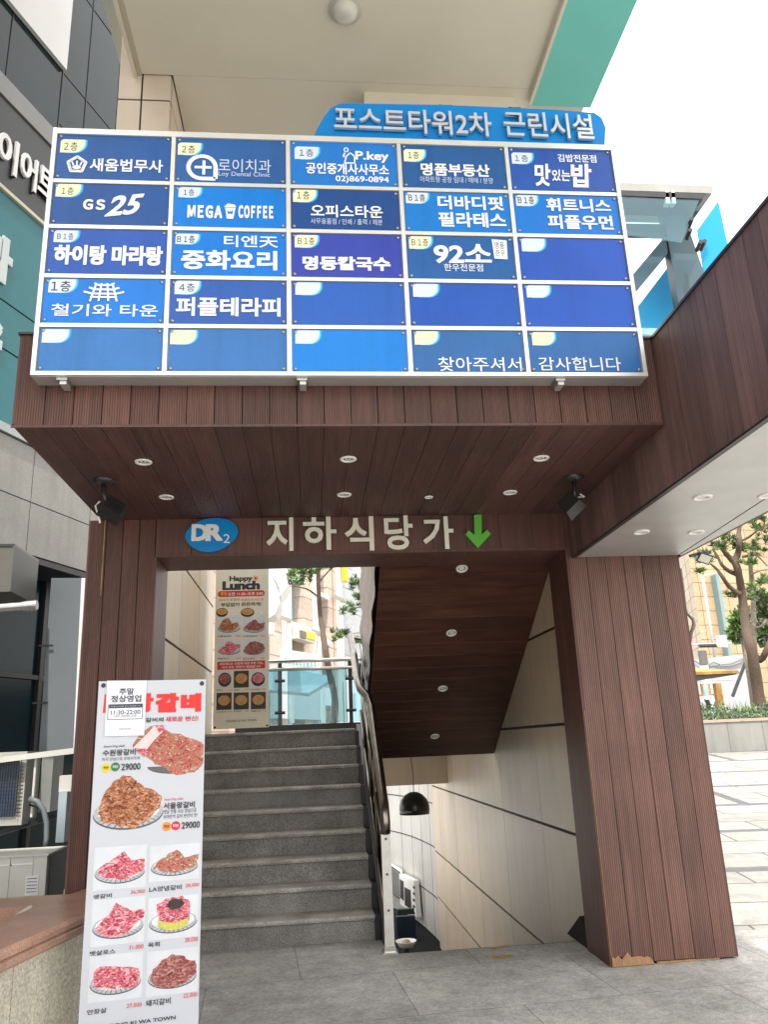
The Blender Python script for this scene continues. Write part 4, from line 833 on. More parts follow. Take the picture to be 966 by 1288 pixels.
#@@PART2
# ------------------------------------------------------------------ overhead building (soffit, teal edge, tiled column)
ob = thing('overhead_building', 'beige building projecting overhead with teal edge beam and tiled column', 'building', (0.5, 4.5, 3.6))
ZO = 6.5
MB().box(-1.29, 1.86, -.6, 5.005, ZO, ZO+.06, BEIGEC).box(-1.01, 1.86, 5.008, 7.5, ZO, ZO+.06, BEIGEC).box(-1.31, -1.285, -.6, 5.115, ZO-.03, ZO+.06, BEIGEC).box(-1.285, -1.245, -.6, 5.10, ZO-.008, ZO, mat('soffit_trim', (0.47,0.42,0.33), .5, 0)).build('soffit', None, ob)
MB().box(1.885, 2.40, -.6, 5.16, ZO-.02, ZO+.5, TEALP).box(1.86, 1.885, -.6, 5.12, ZO-.05, ZO+.4, BEIGEC).build('edge_beam', None, ob)
MB().box(0.49, 1.74, 5.10, 5.42, ZO-.16, ZO+.1, BEIGEC).build('end_beam', None, ob)
MB().box(-1.0, 2.38, -.6, 7.45, ZO+.06, 13.0, BEIGEC).box(-1.29, -1.0, -.6, 5.0, ZO+.06, 13.0, BEIGEC).box(-2.0, -1.0, 5.0, 7.45, 8.7, 13.0, BEIGEC).box(-2.0, -1.295, .8, 4.99, 9.2, 13.0, BEIGEC).box(-3.9, -1.3, -3.6, .6, 11.0, 11.4, mat('sun_block_slab', (0.6,0.55,0.47), .7, .1, 2)).build('storeys_and_sun_blocks', None, ob)  # storeys, plus unseen thin slab and left side blocks added to stop the sun
b = MB(); cx0, cx1, cy0, cy1 = -1.425, -1.02, 5.02, 6.0
b.box(cx0+.01, cx1-.01, cy0+.01, cy1-.01, ZT+.02, 8.6, JOINT)
zs = [ZT+.02, 4.35, 5.30, 6.265, 7.2, 8.15, 8.6]; xs = [cx0, (cx0+cx1)/2-.02, cx1]
for z0, z1 in zip(zs[:-1], zs[1:]):
    for x0, x1 in zip(xs[:-1], xs[1:]): b.box(x0+.007, x1-.007, cy0, cy0+.03, z0+.008, z1-.008, TILE)
    for y0_, y1_ in ((cy0+.035, 5.5), (5.5, cy1)): b.box(cx1-.03, cx1, y0_+.007, y1_-.007, z0+.008, z1-.008, TILE); b.box(cx0, cx0+.03, y0_+.007, y1_-.007, z0+.008, z1-.008, TILE)
b.build('tiled_column', None, ob)
P = on(434, 12, 2, ZO)
dm = thing('dome_lamp', 'round white dome lamp on the beige soffit overhead', 'lamp', tuple(P))
MB().lathe([(0, -.012), (.118, -.012), (.122, -.004), (.122, 0)], tuple(P), 28, mat('lamp_base', (.5,.47,.42), .5, 0)).build('base', None, dm, smooth=True)
MB().lathe([(.0, -.085), (.03, -.083), (.065, -.068), (.085, -.04), (.09, -.012)], tuple(P), 28, mat('dome_glass', (.62,.60,.55), .25, 0)).build('dome', None, dm, smooth=True)

# ------------------------------------------------------------------ left neighbour: curtain wall, signs, cladding
FD = Vector((0.355, 0.935, 0)).normalized()
nf = Frame((-3.0, 8.0, 0), FD)
nbd = thing('neighbour_building', 'dark glass office building with grey granite band on the left', 'building', (-3.4, 7.0, 0))
S0, S1 = -14.0, 2.3
b = MB(); b.fbox(nf, S0, S1, -.2, 3.40, -3, -.55, mat('teal_black_glass', (0.006,0.022,0.030), .15, .3, .7, spec=.2)); b.build('ground_floor_glass', None, nbd)
b = MB()
for s_ in (-3.2, -2.1, -1.0, .1, 1.2): b.fbox(nf, s_-.03, s_+.03, -.2, 3.4, -.55, -.50, BLACKM)
for z_ in (.9, 2.3): b.fbox(nf, S0, S1, z_-.025, z_+.025, -.55, -.505, BLACKM)
b.build('ground_floor_mullions', None, nbd)
b = MB()
for k in range(16):
    s_ = S0+k*1.02+.2-.0
    s0_, s1_ = 0.2+(k-13)*1.0+.006, 0.2+(k-12)*1.0-.006
    if s0_ > S1: break
    for z0_, z1_ in ((3.475, 4.022), (4.034, 4.625)): b.fbox(nf, s0_, min(s1_, S1), z0_, z1_, -.05, 0, GREYG)
b.fbox(nf, S0, S1, 3.46, 4.64, -3, -.02, JOINT); b.fbox(nf, S0, S1, 3.40, 3.46, -3, -.01, BLACKM)
b.build('granite_band', None, nbd)
b = MB(); b.fbox(nf, S0, S1, 8.66, 15, -3, -.06, DGLASS)
b.build('curtain_glass', None, nbd)
b = MB()
for z_ in (8.9, 9.67, 11.2, 12.8): b.fbox(nf, 0.17, S1, z_-.006, z_+.006, -.06, -.052, BLACKM)
for s_ in (-1.6, -.72, 0.155, .62, 1.28, 1.9): b.fbox(nf, s_-.007, s_+.007, 8.66, 15, -.06, -.05, BLACKM)
b.build('mullions', None, nbd)
MB().fbox(nf, S0, 0.15, 9.68, 14.9, -.05, -.0, mat('white_cladding_panel', (0.62,0.63,0.64), .4, .05, 1)).build('white_panel', None, nbd)
MB().fbox(nf, S0, 0.9, 8.40, 8.655, -.5, .02, mat('grey_band_panel', (0.23,0.235,0.245), .45, .08, 1)).build('grey_band', None, nbd)
MB().fbox(nf, S0, S1, 4.64, 4.73, -.3, .03, mat('pale_sill', (0.42,0.46,0.47), .5, .08, 2)).build('sill', None, nbd)
sb = thing('black_shop_sign', 'black shop sign band with white Korean letters high on the left building', 'sign', tuple(nf.at(-.5, 7.35, 0)))
MB().fbox(nf, S0, 0.6, 7.33, 8.39, -.4, .0, mat('black_sign_sheet', (0.012,0.013,0.016), .35, .2, 2)).build('board', None, sb)
for ch, bx in (('이', (-7,168,20,216)), ('어', (22,193,44,237)), ('트', (44,214,67,250))):
    text_into(MB(), ch, nf, nf.rect(*bx), .01, .03, .02, 0, WHITE).build('letter', None, sb)
tsn = thing('teal_shop_sign', 'teal shop sign wall with white letters below the black sign band', 'sign', tuple(nf.at(-.5, 4.75, 0)))
b = MB()
for z0_, z1_ in ((4.735, 5.515), (5.535, 6.04), (6.06, 7.27)): b.fbox(nf, S0, 0.6, z0_, z1_, -.3, .0, TEAL)
b.fbox(nf, S0, .6, 4.73, 7.28, -.3, -.015, BLACKM); b.build('sheet', None, tsn)
MB().fbox(nf, S0, .6, 7.283, 7.325, -.3, .03, mat('cream_edge_strip', (0.62,0.60,0.45), .5, 0)).build('edge_strip', None, tsn)
for ch, bx in (('라', (-26,290,14,352)), ('스', (-36,374,3,432))):
    text_into(MB(), ch, nf, nf.rect(*bx), .006, .02, .07, 0, mat('pale_letters', (0.62,0.68,0.70), .5, 0)).build('letter', None, tsn)
# boards, pipes and units along the foot of the facade
def cbox(b, px0, py0, px1, py1, y, dp, M): 
    p, q = on(px0, py1, 1, y), on(px1, py0, 1, y); b.box(p.x, q.x, y, y+dp, p.z, q.z, M); return b
gb = thing('grey_board', 'tall grey board leaning beside the dark glass with white edge strip', 'board', tuple(on(80, 945, 1, 7.8)))
p = [on(x, y, 1, 7.75) for x, y in ((48,947),(92,944),(103,727),(64,727))]; fz = Frame((0, 7.75, 0), (1, 0, 0))
MB().prism(fz, [(v.x, v.z) for v in p], -.03, 0, GREYP).build('panel', None, gb)
p = [on(x, y, 1, 7.74) for x, y in ((91.5,944),(94.5,944),(106.5,727),(102,727))]
MB().prism(Frame((0, 7.74, 0), (1, 0, 0)), [(v.x, v.z) for v in p], -.03, 0, RIM).build('edge_strip', None, gb)
for px, py in ((62,812),(55,884),(50,959)):
    P = on(px, py, 1, 7.73); MB().tube([(P.x-.1, 7.72, P.z), (P.x+.03, 7.72, P.z)], .009, 6, BLACKM).build('clip', None, gb)
b = MB(); p = on(-30, 745, 1, 6.8); q = on(16.5, 687, 1, 6.8); b.box(p.x, q.x, 6.8, 7.4, p.z, q.z, mat('brown_grey_box', (0.125,0.118,0.10), .5, .1, 4))
b.box(p.x, q.x+.012, 6.79, 7.41, q.z, q.z+.02, DARKSTEEL).box(q.x-.001, q.x+.012, 6.79, 7.41, p.z, q.z, mat('box_edge', (0.12,0.12,0.11), .5, 0))
tag(b.build('duct_box'), 'brown grey duct box at the left picture edge above the pipe', 'duct')
P = on(-40, 768, 1, 6.7); Qp = on(46, 761, 1, 6.7)
b = MB(); dv = (Qp-P); PIPEM = mat('silver_pipe', (.45,.45,.44), .38, .15, 12, metal=.9)
b.tube([P, P+dv*.8, P+dv*.801, P+dv], [.036, .036, .041, .041], 14, PIPEM)
for k in (.86, .91, .96): b.tube([P+dv*k, P+dv*(k+.012)], .045, 14, PIPEM)
tag(b.build('vent_pipe', smooth=False), 'shiny silver vent pipe poking out at the left edge', 'pipe')
BLUEG = mat('blue_mesh', (0.01, 0.05, 0.13), .5, .3, 20)
rk = thing('outdoor_unit', 'old outdoor unit with dark blue grille on a shelf at the left', 'ac unit', tuple(on(15, 1040, 1, 7.0)))
b = MB(); p = on(-60, 1042, 1, 7.0); q = on(34, 945, 1, 7.0); b.box(p.x, q.x, 7.0, 7.35, p.z, q.z, mat('old_casing', (0.42,0.42,0.38), .5, .1, 4)); b.build('casing', None, rk)
g0 = on(-50, 1030, 1, 6.99); g1 = on(24, 955, 1, 6.99)
MB().box(g0.x, g1.x, 6.985, 7.0, g0.z, g1.z, BLUEG).build('grille_backing', None, rk)
b = MB()
for k in range(1, 22): x = g0.x+(q.x-.012-g0.x)*k/22; b.box(x-.003, x+.003, 6.974, 6.98, g0.z, g1.z, DARKSTEEL)
for k in range(1, 15): z = g0.z+(g1.z-g0.z)*k/15; b.box(g0.x, q.x-.012, 6.980, 6.985, z-.003, z+.003, DARKSTEEL)
b.build('grille', None, rk)
sh = thing('metal_shelf', 'pale metal rack frame and shelf holding the old outdoor unit', 'shelf', tuple(on(60, 1055, 1, 7.3)))
b = MB(); p = on(-60, 962, 1, 6.93); q = on(94, 943, 1, 6.93); b.hexa([(p.x,6.9,p.z-.03),(q.x,6.9,q.z-.03),(q.x,6.96,q.z-.03),(p.x,6.96,p.z-.03)], [(p.x,6.9,p.z+.015),(q.x,6.9,q.z+.015),(q.x,6.96,q.z+.015),(p.x,6.96,p.z+.015)], ACW); b.build('top_rail', None, sh)
cbox(MB(), 37, 950, 46, 1028, 6.94, .05, ACW).build('upright', None, sh)
cbox(MB(), 47, 950, 67, 1022, 7.36, .3, mat('grey_casing', (0.30,0.31,0.30), .5, .1, 4)).build('side_casing', None, sh)
b = MB(); p = on(-60, 1062, 1, 6.95); q = on(70, 1022, 1, 6.95); b.hexa([(p.x,6.9,p.z-.04),(q.x,7.3,q.z-.04),(q.x,7.6,q.z-.04),(p.x,7.6,p.z-.04)], [(p.x,6.9,p.z),(q.x,7.3,q.z),(q.x,7.6,q.z),(p.x,7.6,p.z)], DARKSTEEL); b.build('shelf_bar', None, sh)
b = MB(); pts = [on(x, y, 1, 6.9) for x, y in ((36,1005),(46,1008),(54,1018),(58,1035),(58,1055),(56,1068))]; b.tube(pts, .022, 8, GREYP)
b.tube([on(x, y, 1, 6.92) for x, y in ((36,1012),(48,1016),(55,1026))], .007, 6, BLACKM); tag(b.build('grey_hose', smooth=True), 'bent grey hose beside the old outdoor unit', 'hose')
b = cbox(MB(), 69, 996, 84, 1060, 6.6, .14, mat('light_blue_duct_paint', (0.40,0.48,0.55), .45, .06, 3)); cbox(b, 73, 975, 90, 996, 6.62, .1, ACW)
tag(b.build('cable_duct'), 'light blue upright cable duct with white cap behind the left post', 'duct')
ac = thing('ac_unit', 'white air conditioner outdoor unit behind the low granite wall', 'ac unit', (-2.6, 7.0, .2))
p = on(-70, 1150, 1, 6.35); q = on(59, 1076, 1, 6.35); ax0, ax1, az0, az1 = p.x, q.x, p.z, q.z
b = MB(); b.box(ax0, ax1, 6.35, 6.80, az0, az1, ACW)
for u_ in (0.30, .62, .86):
    x = ax0+(ax1-ax0)*u_; b.box(x-.0015, x+.0015, 6.347, 6.35, az0, az1, mat('seam', (.3,.3,.28), .5, 0) if u_ == .3 else b.mats[-1])
b.build('casing', None, ac); MB().box(ax0-.01, ax1+.012, 6.34, 6.82, az1, az1+.012, ACW).build('lid', None, ac)
MB().box(ax1-.001, ax1+.006, 6.42, 6.80, az0+.01, az1-.01, mat('fin_green', (0.03,0.05,0.045), .5, .2, 30)).build('heat_fins', None, ac)
lp_ = on(40, 1114, 1, 6.34); MB().box(lp_.x-.05, lp_.x+.04, 6.344, 6.349, lp_.z-.065, lp_.z+.065, PAPER).build('rating_plate', None, ac)
b = MB(); [b.box(lp_.x-.04, lp_.x+.03, 6.342, 6.344, lp_.z+.045-.022*k, lp_.z+.049-.022*k, BLACKT) for k in range(5)]; b.build('plate_print', None, ac)
for u_ in (.40, .62):
    x = ax0+(ax1-ax0)*u_; MB().box(x, x+.16, 6.345, 6.35, az1-.055, az1-.047, RIM).build('handle_groove', None, ac)
# low granite wall with polished cap
lw = thing('low_wall', 'low beige granite wall with polished brown cap meeting the left post', 'wall', (-1.4, 4.3, 0))
wa, wb = Vector((-1.165, 5.0, 0)), Vector((-1.62, 2.9, 0)); dr = (wb-wa).normalized(); wfr = Frame(wb, -dr); wl = (wb-wa).length   # n towards +x
b = MB()
for k in range(4):
    b.fbox(wfr, k*wl/3.0+.003-.2, (k+1)*wl/3.0-.003-.2, 0, .545, -.32, 0, BGRAN)
b.box(-3.2, -1.30, 5.02, 5.30, 0, .55, BGRAN)
b.build('wall_body', None, lw)
b = MB(); prof = [(-.36, .55), (.012, .55), (.03, .565), (.03, .59), (.016, .60), (.03, .607), (.03, .63), (.018, .648), (-.36, .648)]
vs = []
for u_ in (-.4, wl+.42): vs += [wfr.at(u_, z_, d_) for d_, z_ in prof]
n = len(prof); b.add(vs, [tuple(range(n)), tuple(range(2*n-1, n-1, -1))]+[(k+n, (k+1) % n+n, (k+1) % n, k) for k in range(n)], PGRAN)
b.box(-3.2, -1.42, 5.0, 5.34, .556, .646, PGRAN)
b.build('wall_cap', None, lw)
g = MB(); g.quad([(-5, 2.5, .47), (-1.5, 2.5, .47), (-1.5, 5.02, .47), (-5, 5.02, .47)], mat('dry_soil', (0.10,0.075,0.05), .9, .4, 30, bump=.6, bscale=40)); kind(g.build('planter_soil'))
b = MB(); rnd = random.Random(9)
for k in range(60):
    x, y = rnd.uniform(-2.3, -1.55), rnd.uniform(4.3, 4.98); a = rnd.uniform(0, 6.28); L_ = rnd.uniform(.08, .25); b.tube([(x, y, .475+rnd.uniform(0, .05)), (x+L_*math.cos(a)*.5, y+L_*math.sin(a)*.5, .52+rnd.uniform(0, .06)), (x+L_*math.cos(a), y+L_*math.sin(a), .49)], rnd.uniform(.004, .010), 5, mat('dry_twig', (0.30,0.22,0.13), .8, .3, 20) if k == 0 else b.mats[0])
kind(b.build('dry_twigs'), 'stuff')
b = MB(); b.tube([on(x, y, 1, 5.0) for x, y in ((-10,1172),(12,1158),(30,1146),(40,1140))], .012, 8, mat('dirty_cable', (.5,.47,.4), .6, .1, 10)); tag(b.build('pale_cable', smooth=True), 'pale cable running over the low wall to the outdoor unit', 'cable')

# ------------------------------------------------------------------ glass fence on the upper terrace
gf = thing('glass_fence', 'steel and blue tinted glass fence along the upper terrace', 'fence', (0, 12.0, 1.6))
MB().box(-1.12, 1.9, 11.95, 12.07, 1.602, 1.745, BLACKM).build('base_kerb', None, gf)
for z_, r_ in ((2.665, .03), (2.545, .026)): MB().tube([(-1.12, 11.95, z_), (1.9, 11.95, z_)], r_, 10, STEEL).build('rail', None, gf, smooth=True)
for i, px in enumerate((352, 441, 520)):
    x = on(px, 870, 1, 11.98).x
    MB().box(x-.03, x+.03, 11.975, 12.02, 1.745, 2.665, DARKSTEEL).build('post', None, gf)
    for z_ in (1.92, 2.38): MB().tube([(x-.075, 11.96, z_), (x+.075, 11.96, z_)], .022, 8, BLACKM).build('clamp', None, gf)
GB = mat_glass('blue_tinted_glass', (0.30, 0.52, 0.58), .12)
for a, c in ((-1.1, -.44), (-.36, .53), (.61, 1.85)): MB().box(a, c, 11.955, 11.967, 1.75, 2.52, GB).build('pane', None, gf)

# ------------------------------------------------------------------ pendant lamp, wall unit, things below
P = on(521, 1012, 1, 10.6); pl = thing('pendant_lamp', 'black dome pendant lamp hanging over the basement stairs', 'lamp', tuple(P))
MB().lathe([(.0, .155), (.05, .15), (.11, .12), (.165, .065), (.192, 0), (.196, -.06), (.19, -.115), (.178, -.115), (.18, -.05), (.15, .06), (.0, .13)], tuple(P), 30, mat('black_lamp_shade', (.015,.014,.014), .28, .3, 20)).build('lamp_shade', None, pl, smooth=True)
MB().tube([P+Vector((0, 0, .15)), P+Vector((.004, 0, .35)), P+Vector((-.012, 0, .55)), P+Vector((.01, .02, .72))], .006, 6, BLACKM).build('cord', None, pl)
wfr2 = Frame((1.92, 15.0, 0), (-(1.92-1.53), 1.9, 0)); wfr2 = Frame((1.53, 16.9, 0), (1.92-1.53, -1.9, 0))
def wq(b, pts, d0, d1, M): return b.prism(wfr2, [wfr2.uv(*p) for p in pts], d0, d1, M)
vn = thing('wall_vent', 'white louvred vent grille on the pale curved wall', 'vent', tuple(wfr2.at(.2, -1.2, .03)))
wq(MB(), ((494.5,1122),(508.5,1132),(507,1094),(494,1086)), .02, .05, RIM).build('frame', None, vn)
b = MB()
for k in range(11): f_ = 1.5+k*3.2; wq(b, ((495.4,1087.5+f_),(506.5,1095.5+f_),(506.5,1097.2+f_),(495.4,1089.2+f_)), .05, .06, JOINT)
b.build('slats', None, vn)
wu = thing('wall_unit', 'white and black box unit fixed beside the wall vent', 'vent', tuple(wfr2.at(.6, -1.3, .05)))
wq(MB(), ((511,1136),(532,1153),(528,1107),(509.5,1099)), .02, .12, RIM).build('casing', None, wu)
for q_ in (((511.5,1128),(516,1132),(515.5,1108),(511,1105)), ((517.5,1137),(525.5,1143),(524.5,1119),(517,1115))): wq(MB(), q_, .12, .13, BLACKM).build('opening', None, wu)
for k in range(5): wq(MB(), ((528,1113+k*8),(530,1114.5+k*8),(530,1117.5+k*8),(528,1116+k*8)), .12, .13, BLACKM).build('knob', None, wu)
ybs = on(511, 1179, 2, -1.68).y
bs = thing('basement_sign', 'small blue shop board standing at the dark foot of the basement stairs', 'sign', tuple(on(511, 1179, 2, -1.68)))
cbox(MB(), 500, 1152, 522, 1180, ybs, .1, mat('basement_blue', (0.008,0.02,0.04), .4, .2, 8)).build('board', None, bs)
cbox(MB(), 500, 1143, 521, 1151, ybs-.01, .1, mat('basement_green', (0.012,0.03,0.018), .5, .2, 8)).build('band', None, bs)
P = on(511, 1186, 1, 12.6); bw = MB(); bw.lathe([(.0, -.06), (.10, -.05), (.15, .02), (.155, .03), (.14, .03), (.09, -.03), (0, -.035)], tuple(P), 20, RIM); bw.lathe([(.05, -1.68-P.z), (.05, -.06)], tuple(P), 12, BLACKM)
bw.lathe([(.0, .05), (.05, .035), (.08, -.01)], tuple(P), 12, PGRAN)
tag(bw.build('stand_bowl', smooth=True), 'white bowl on a dark stand at the foot of the basement stairs', 'bowl')

# ------------------------------------------------------------------ glass enclosure right of the sign
gc = thing('glass_enclosure', 'steel framed glass enclosure with blue panes above the side wing', 'glass canopy', (3.3, 6.5, 3.6))
YG = 6.5; ff = Frame((0, YG, 0), (1, 0, 0))
def gq(pts, y_, th_, M, nm):
    fr = Frame((0, y_, 0), (1, 0, 0)); MB().prism(fr, [fr.uv(*p) for p in pts], -th_, 0, M).build(nm, None, gc)
TBL = mat('teal_grey_steel', (0.055, 0.105, 0.135), .4, .1, 2)
gq(((740,238),(896,243),(898,234),(740,228)), YG, .5, mat('weathered_rail', (.34,.34,.32), .45, .1, 4), 'top_rail'); gq(((740,244),(885,250),(890,243.5),(740,238.5)), YG-.02, .3, DARKSTEEL, 'under_rail')
gq(((856,392),(888,358),(888,348),(866,285),(852,250),(832,250)), YG+.25, .12, TBL, 'column'); gq(((796,372),(841,318),(838,296),(795,347)), YG+.27, .1, TBL, 'brace'); gq(((862,302),(873,276),(896,244),(866,248),(854,268)), YG+.29, .1, TBL, 'brace')
gq(((787,292),(842,293),(840,282),(785,281)), YG+.31, .1, TBL, 'cross_bar')
gq(((838,256),(844,256),(841,239),(838,239)), YG-.02, .06, RIM, 'clip'); gq(((846,256),(851,256),(849,239),(845,239)), YG-.02, .06, RIM, 'clip')
PB = mat_glass('bright_blue_glass', (0.04, 0.42, 0.75), .72, .1, 1.15); PT = mat_glass('pale_teal_glass', (0.45, 0.62, 0.70), .16, .1, 1.05)
gq(((800,414),(832,414),(857,384),(845,330),(800,389)), YG+.6, .015, PB, 'pane'); gq(((887,349),(918,317),(904,253),(878,289)), YG+.6, .015, PB, 'pane')
gq(((800,420),(826,421),(832,413),(800,412)), YG+.55, .1, mat('pale_cyan_edge', (.45,.75,.8), .4, 0), 'sill')
gq(((770,293),(858,305),(880,252),(770,247)), YG-.05, .012, PT, 'pane')
for px, py in ((871,275),(869,289),(887,303),(882,304)):
    P = on(px, py, 1, YG-.12); MB().tube([P, P+Vector((.03, .14, 0))], .022, 10, DARKSTEEL).build('spider_fitting', None, gc)

# ------------------------------------------------------------------ plaza on the right: planter wall, shrubs, pavilion, pines, far building
def onslope(x, y):
    d = ray(x, y); s_ = .07; t_ = (s_*(CAM.y-6.2)-CAM.z)/(d.z-s_*d.y); return CAM+d*t_
pa, pb = onslope(876, 946.5), onslope(966, 943.5); pdv = (pb-pa); pdv.z = 0; pdv.normalize()
pz = pa.z; pwf = Frame((pa.x, pa.y, pz), pdv); hcap = pwf.uv(905, 905)[1]
pw = thing('planter_wall', 'long pale concrete planter wall with reddish cap across the plaza', 'planter', (pa.x, pa.y, pz-.3))
CONC = mat('planter_concrete', (0.31, 0.31, 0.29), .75, .15, 1.2, tint2=(0.22,0.22,0.205), stretch=(3, 3, .6))
b = MB(); L_ = 16
for k in range(-6, 15): b.fbox(pwf, k*.84+.004, (k+1)*.84-.004, -.5, hcap-.07, -.25, 0, CONC)
b.build('wall_body', None, pw); MB().fbox(pwf, -6*.84, 15*.84, hcap-.068, hcap, -.3, .03, mat('reddish_cap', (0.42,0.32,0.27), .6, .1, 5)).build('wall_cap', None, pw)
zs_ = pz+hcap-.08
g = MB(); g.quad([pwf.at(-6, hcap-.1, -.2), pwf.at(14, hcap-.1, -.2), pwf.at(14, hcap-.1, -7), pwf.at(-6, hcap-.1, -7)], mat('planter_earth', (0.09,0.10,0.05), .9, .3, 5)); kind(g.build('planter_bed'))
LG = [mat('shrub_leaf_%d' % i, c, .6, .1, 3) for i, c in enumerate([(0.12,0.18,0.11), (0.20,0.27,0.18), (0.06,0.11,0.055)])]
def blade(b, p, d, L_, wd, M, rnd):
    d = d.normalized(); s_ = d.cross(Vector((rnd.uniform(-1, 1), rnd.uniform(-1, 1), rnd.uniform(-1, 1)))); s_ = s_.normalized()*wd/2 if s_.length > 1e-3 else Vector((wd/2, 0, 0))
    b.add([p-s_*.6, p+d*L_*.55-s_, p+d*L_, p+d*L_*.55+s_, p+s_*.6], [(0, 1, 2, 3, 4)], M)
rnd = random.Random(11); b = MB()
for k in range(5200):
    u_ = rnd.uniform(-2, 9); dd = rnd.uniform(0, 1.2); h_ = .27+.09*math.sin(u_*3.1)+.06*math.sin(u_*7.7+dd*4)
    P = pwf.at(u_, hcap-.1+rnd.uniform(0, 1)**.6*h_*1.3, .02-dd); blade(b, P, Vector((rnd.gauss(0, .6), rnd.gauss(-.3, .6), rnd.uniform(.1, 1))), rnd.uniform(.07, .15), rnd.uniform(.025, .045), LG[rnd.choice([0, 0, 1, 1, 2])], rnd)
kind(b.build('ground_cover_shrubs'), 'stuff')
b = MB(); GR = [mat('grass_blade_%d' % i, c, .6, .1, 3) for i, c in enumerate([(0.13,0.21,0.05), (0.20,0.28,0.08)])]
for k in range(1600):
    P = pwf.at(rnd.uniform(-.6, 9), hcap-.1, -2.2-rnd.uniform(0, 2.8)); blade(b, P, Vector((rnd.gauss(0, .3), rnd.gauss(0, .3), 1)), rnd.uniform(.3, .72), .024, GR[k % 2], rnd)
kind(b.build('tall_grass'), 'stuff')
# pines
BARK = mat('pine_bark', (0.115, 0.078, 0.058), .9, .35, 12, bump=.8, bscale=25, stretch=(3, 3, .8)); BARKG = mat('grey_bark', (0.20,0.17,0.14), .9, .3, 12, bump=.8, bscale=25)
ND = [mat('pine_needle_%d' % i, c, .55, .1, 2) for i, c in enumerate([(0.055,0.12,0.03), (0.10,0.20,0.045), (0.03,0.065,0.022), (0.15,0.26,0.06)])]
def pine(label, y, trunks, clumps, rs, seed, group, bark=None, dens=1.0, nl=.24):
    rnd = random.Random(seed); base = on(*trunks[0][0][0], 1, y)
    t = thing('pine_tree', label, 'tree', tuple(base), group); b = MB()
    for pts, r0, r1 in trunks:
        P = []
        for i, (x, yy) in enumerate(pts):
            q_ = on(x, yy, 1, y+.25*math.sin(i*1.7+seed)*(i > 0)); P.append(q_)
        # finer path with slight wobble
        F = []; R = []; n_ = len(P)-1
        for i in range(n_):
            for k in range(4):
                f_ = k/4; p0, p1, p2, p3 = P[max(0, i-1)], P[i], P[i+1], P[min(n_, i+2)]
                F.append(.5*((2*p1)+(p2-p0)*f_+(2*p0-5*p1+4*p2-p3)*f_*f_+(3*p1-p0-3*p2+p3)*f_**3)); R.append((r0+(r1-r0)*(i+f_)/n_)*rnd.uniform(.92, 1.1))
        F.append(P[-1]); R.append(r1); b.tube(F, R, 9, bark or BARK)
    b.build('trunk', None, t, smooth=True)
    b = MB(); sc = y/F_PX*1.05
    for cx_, cy_, rx, ry in clumps:
        c0 = on(cx_, cy_, 1, y+rnd.uniform(-.5, .5)); RX, RZ = rx*sc*1.12, ry*sc*1.12
        for q_ in range(max(7, int(rx*ry/5.5*dens))):            # needle tufts
            a, e = rnd.uniform(0, 6.28), rnd.uniform(-1, 1); rr = rnd.uniform(0, 1)**.5
            P = c0+Vector((RX*rr*math.cos(a), RX*.8*rr*math.sin(a), RZ*e*math.sqrt(max(0, 1-rr*rr*.7))))
            ax = Vector((rnd.gauss(0, .5), rnd.gauss(0, .5), .5+rnd.random())); M_ = ND[rnd.choice([0, 0, 1, 1, 2, 3])]
            for k in range(20):
                dv_ = ax.normalized()+Vector((rnd.gauss(0, .75), rnd.gauss(0, .75), rnd.gauss(0, .6))); blade(b, P, dv_, nl*rnd.uniform(.5, 1.0), .021*y/22, M_, rnd)
    b.build('crown', None, t)
pine('tall pine behind the glass fence with bare leaning trunk', 24, [
    ([(419,912),(421,880),(414.5,848),(410,822),(406,797),(402.5,774),(401,751),(400,727),(401,700)], .115, .055), ([(401,752),(394,746),(386,741),(374,738),(364,737)], .035, .012), ([(401,733),(409,723),(420,712)], .03, .015)],
    [(381,725,17,8),(400,715,16,6),(372,732,8,5),(388,716,12,6),(368,724,8,5),(410,708,14,6),(390,700,18,6)], .1, 31, 'pine trees')
pine('pine with separate green tufts beside the rippled steel panel', 25, [([(470,830),(466,790),(462,760),(460,725),(458,700)], .07, .04), ([(462,765),(450,764),(438,768)], .02, .01), ([(466,800),(450,796),(432,800)], .02, .01), ([(460,735),(448,732)], .02, .01)],
    [(450,732,8,7),(441,765,12,5),(429,799,12,6),(449,752,6,3.5),(453,809,6,5),(436,772,8,4),(424,804,6,4),(446,738,6,4)], .1, 32, 'pine trees')
pine('large forked pine on the planter at the right picture edge', 22.5, [
    ([(958,896),(953,862),(945,815),(939,790),(934,748),(929,718),(924,705)], .17, .10), ([(924,707),(916,699),(910,691),(910,679)], .10, .05), ([(924,707),(929,695),(930.5,682),(930,668),(935,640)], .11, .06),
    ([(932,748),(918,738),(908,724),(902,716),(894,709)], .08, .03), ([(926,722),(917,718),(909,711),(903,700),(897,690)], .075, .03), ([(945,820),(957,830),(966,815),(975,790)], .12, .07), ([(929,682),(942,676),(955,666),(975,655)], .04, .015), ([(938,700),(950,697),(966,712)], .04, .015)],
    [(880,702,10,4),(890,705,12,5),(903,690,12,7),(925,686,14,8),(918,676,10,6),(938,706,12,7),(950,692,16,8),(962,662,14,8),(948,654,12,6),(958,678,8,5),(922,749,9,4),(966,736,10,6),(885,697,9,3),(882,720,5,2)], .2, 33, 'pine trees')
pine('thinner dark pine trunk standing just behind the large forked pine', 24.5, [([(953,890),(951,850),(949,800),(947.5,744),(945,718),(944,700)], .10, .07), ([(947,748),(940,742),(934,738)], .04, .02), ([(946,722),(956,718),(966,716)], .035, .015), ([(949,790),(958,788),(964,780)], .06, .03)],
    [(952,748,12,6),(945,752,9,5),(962,752,10,7),(950,738,8,4),(964,728,6,5)], .1, 34, 'pine trees', BARKG)
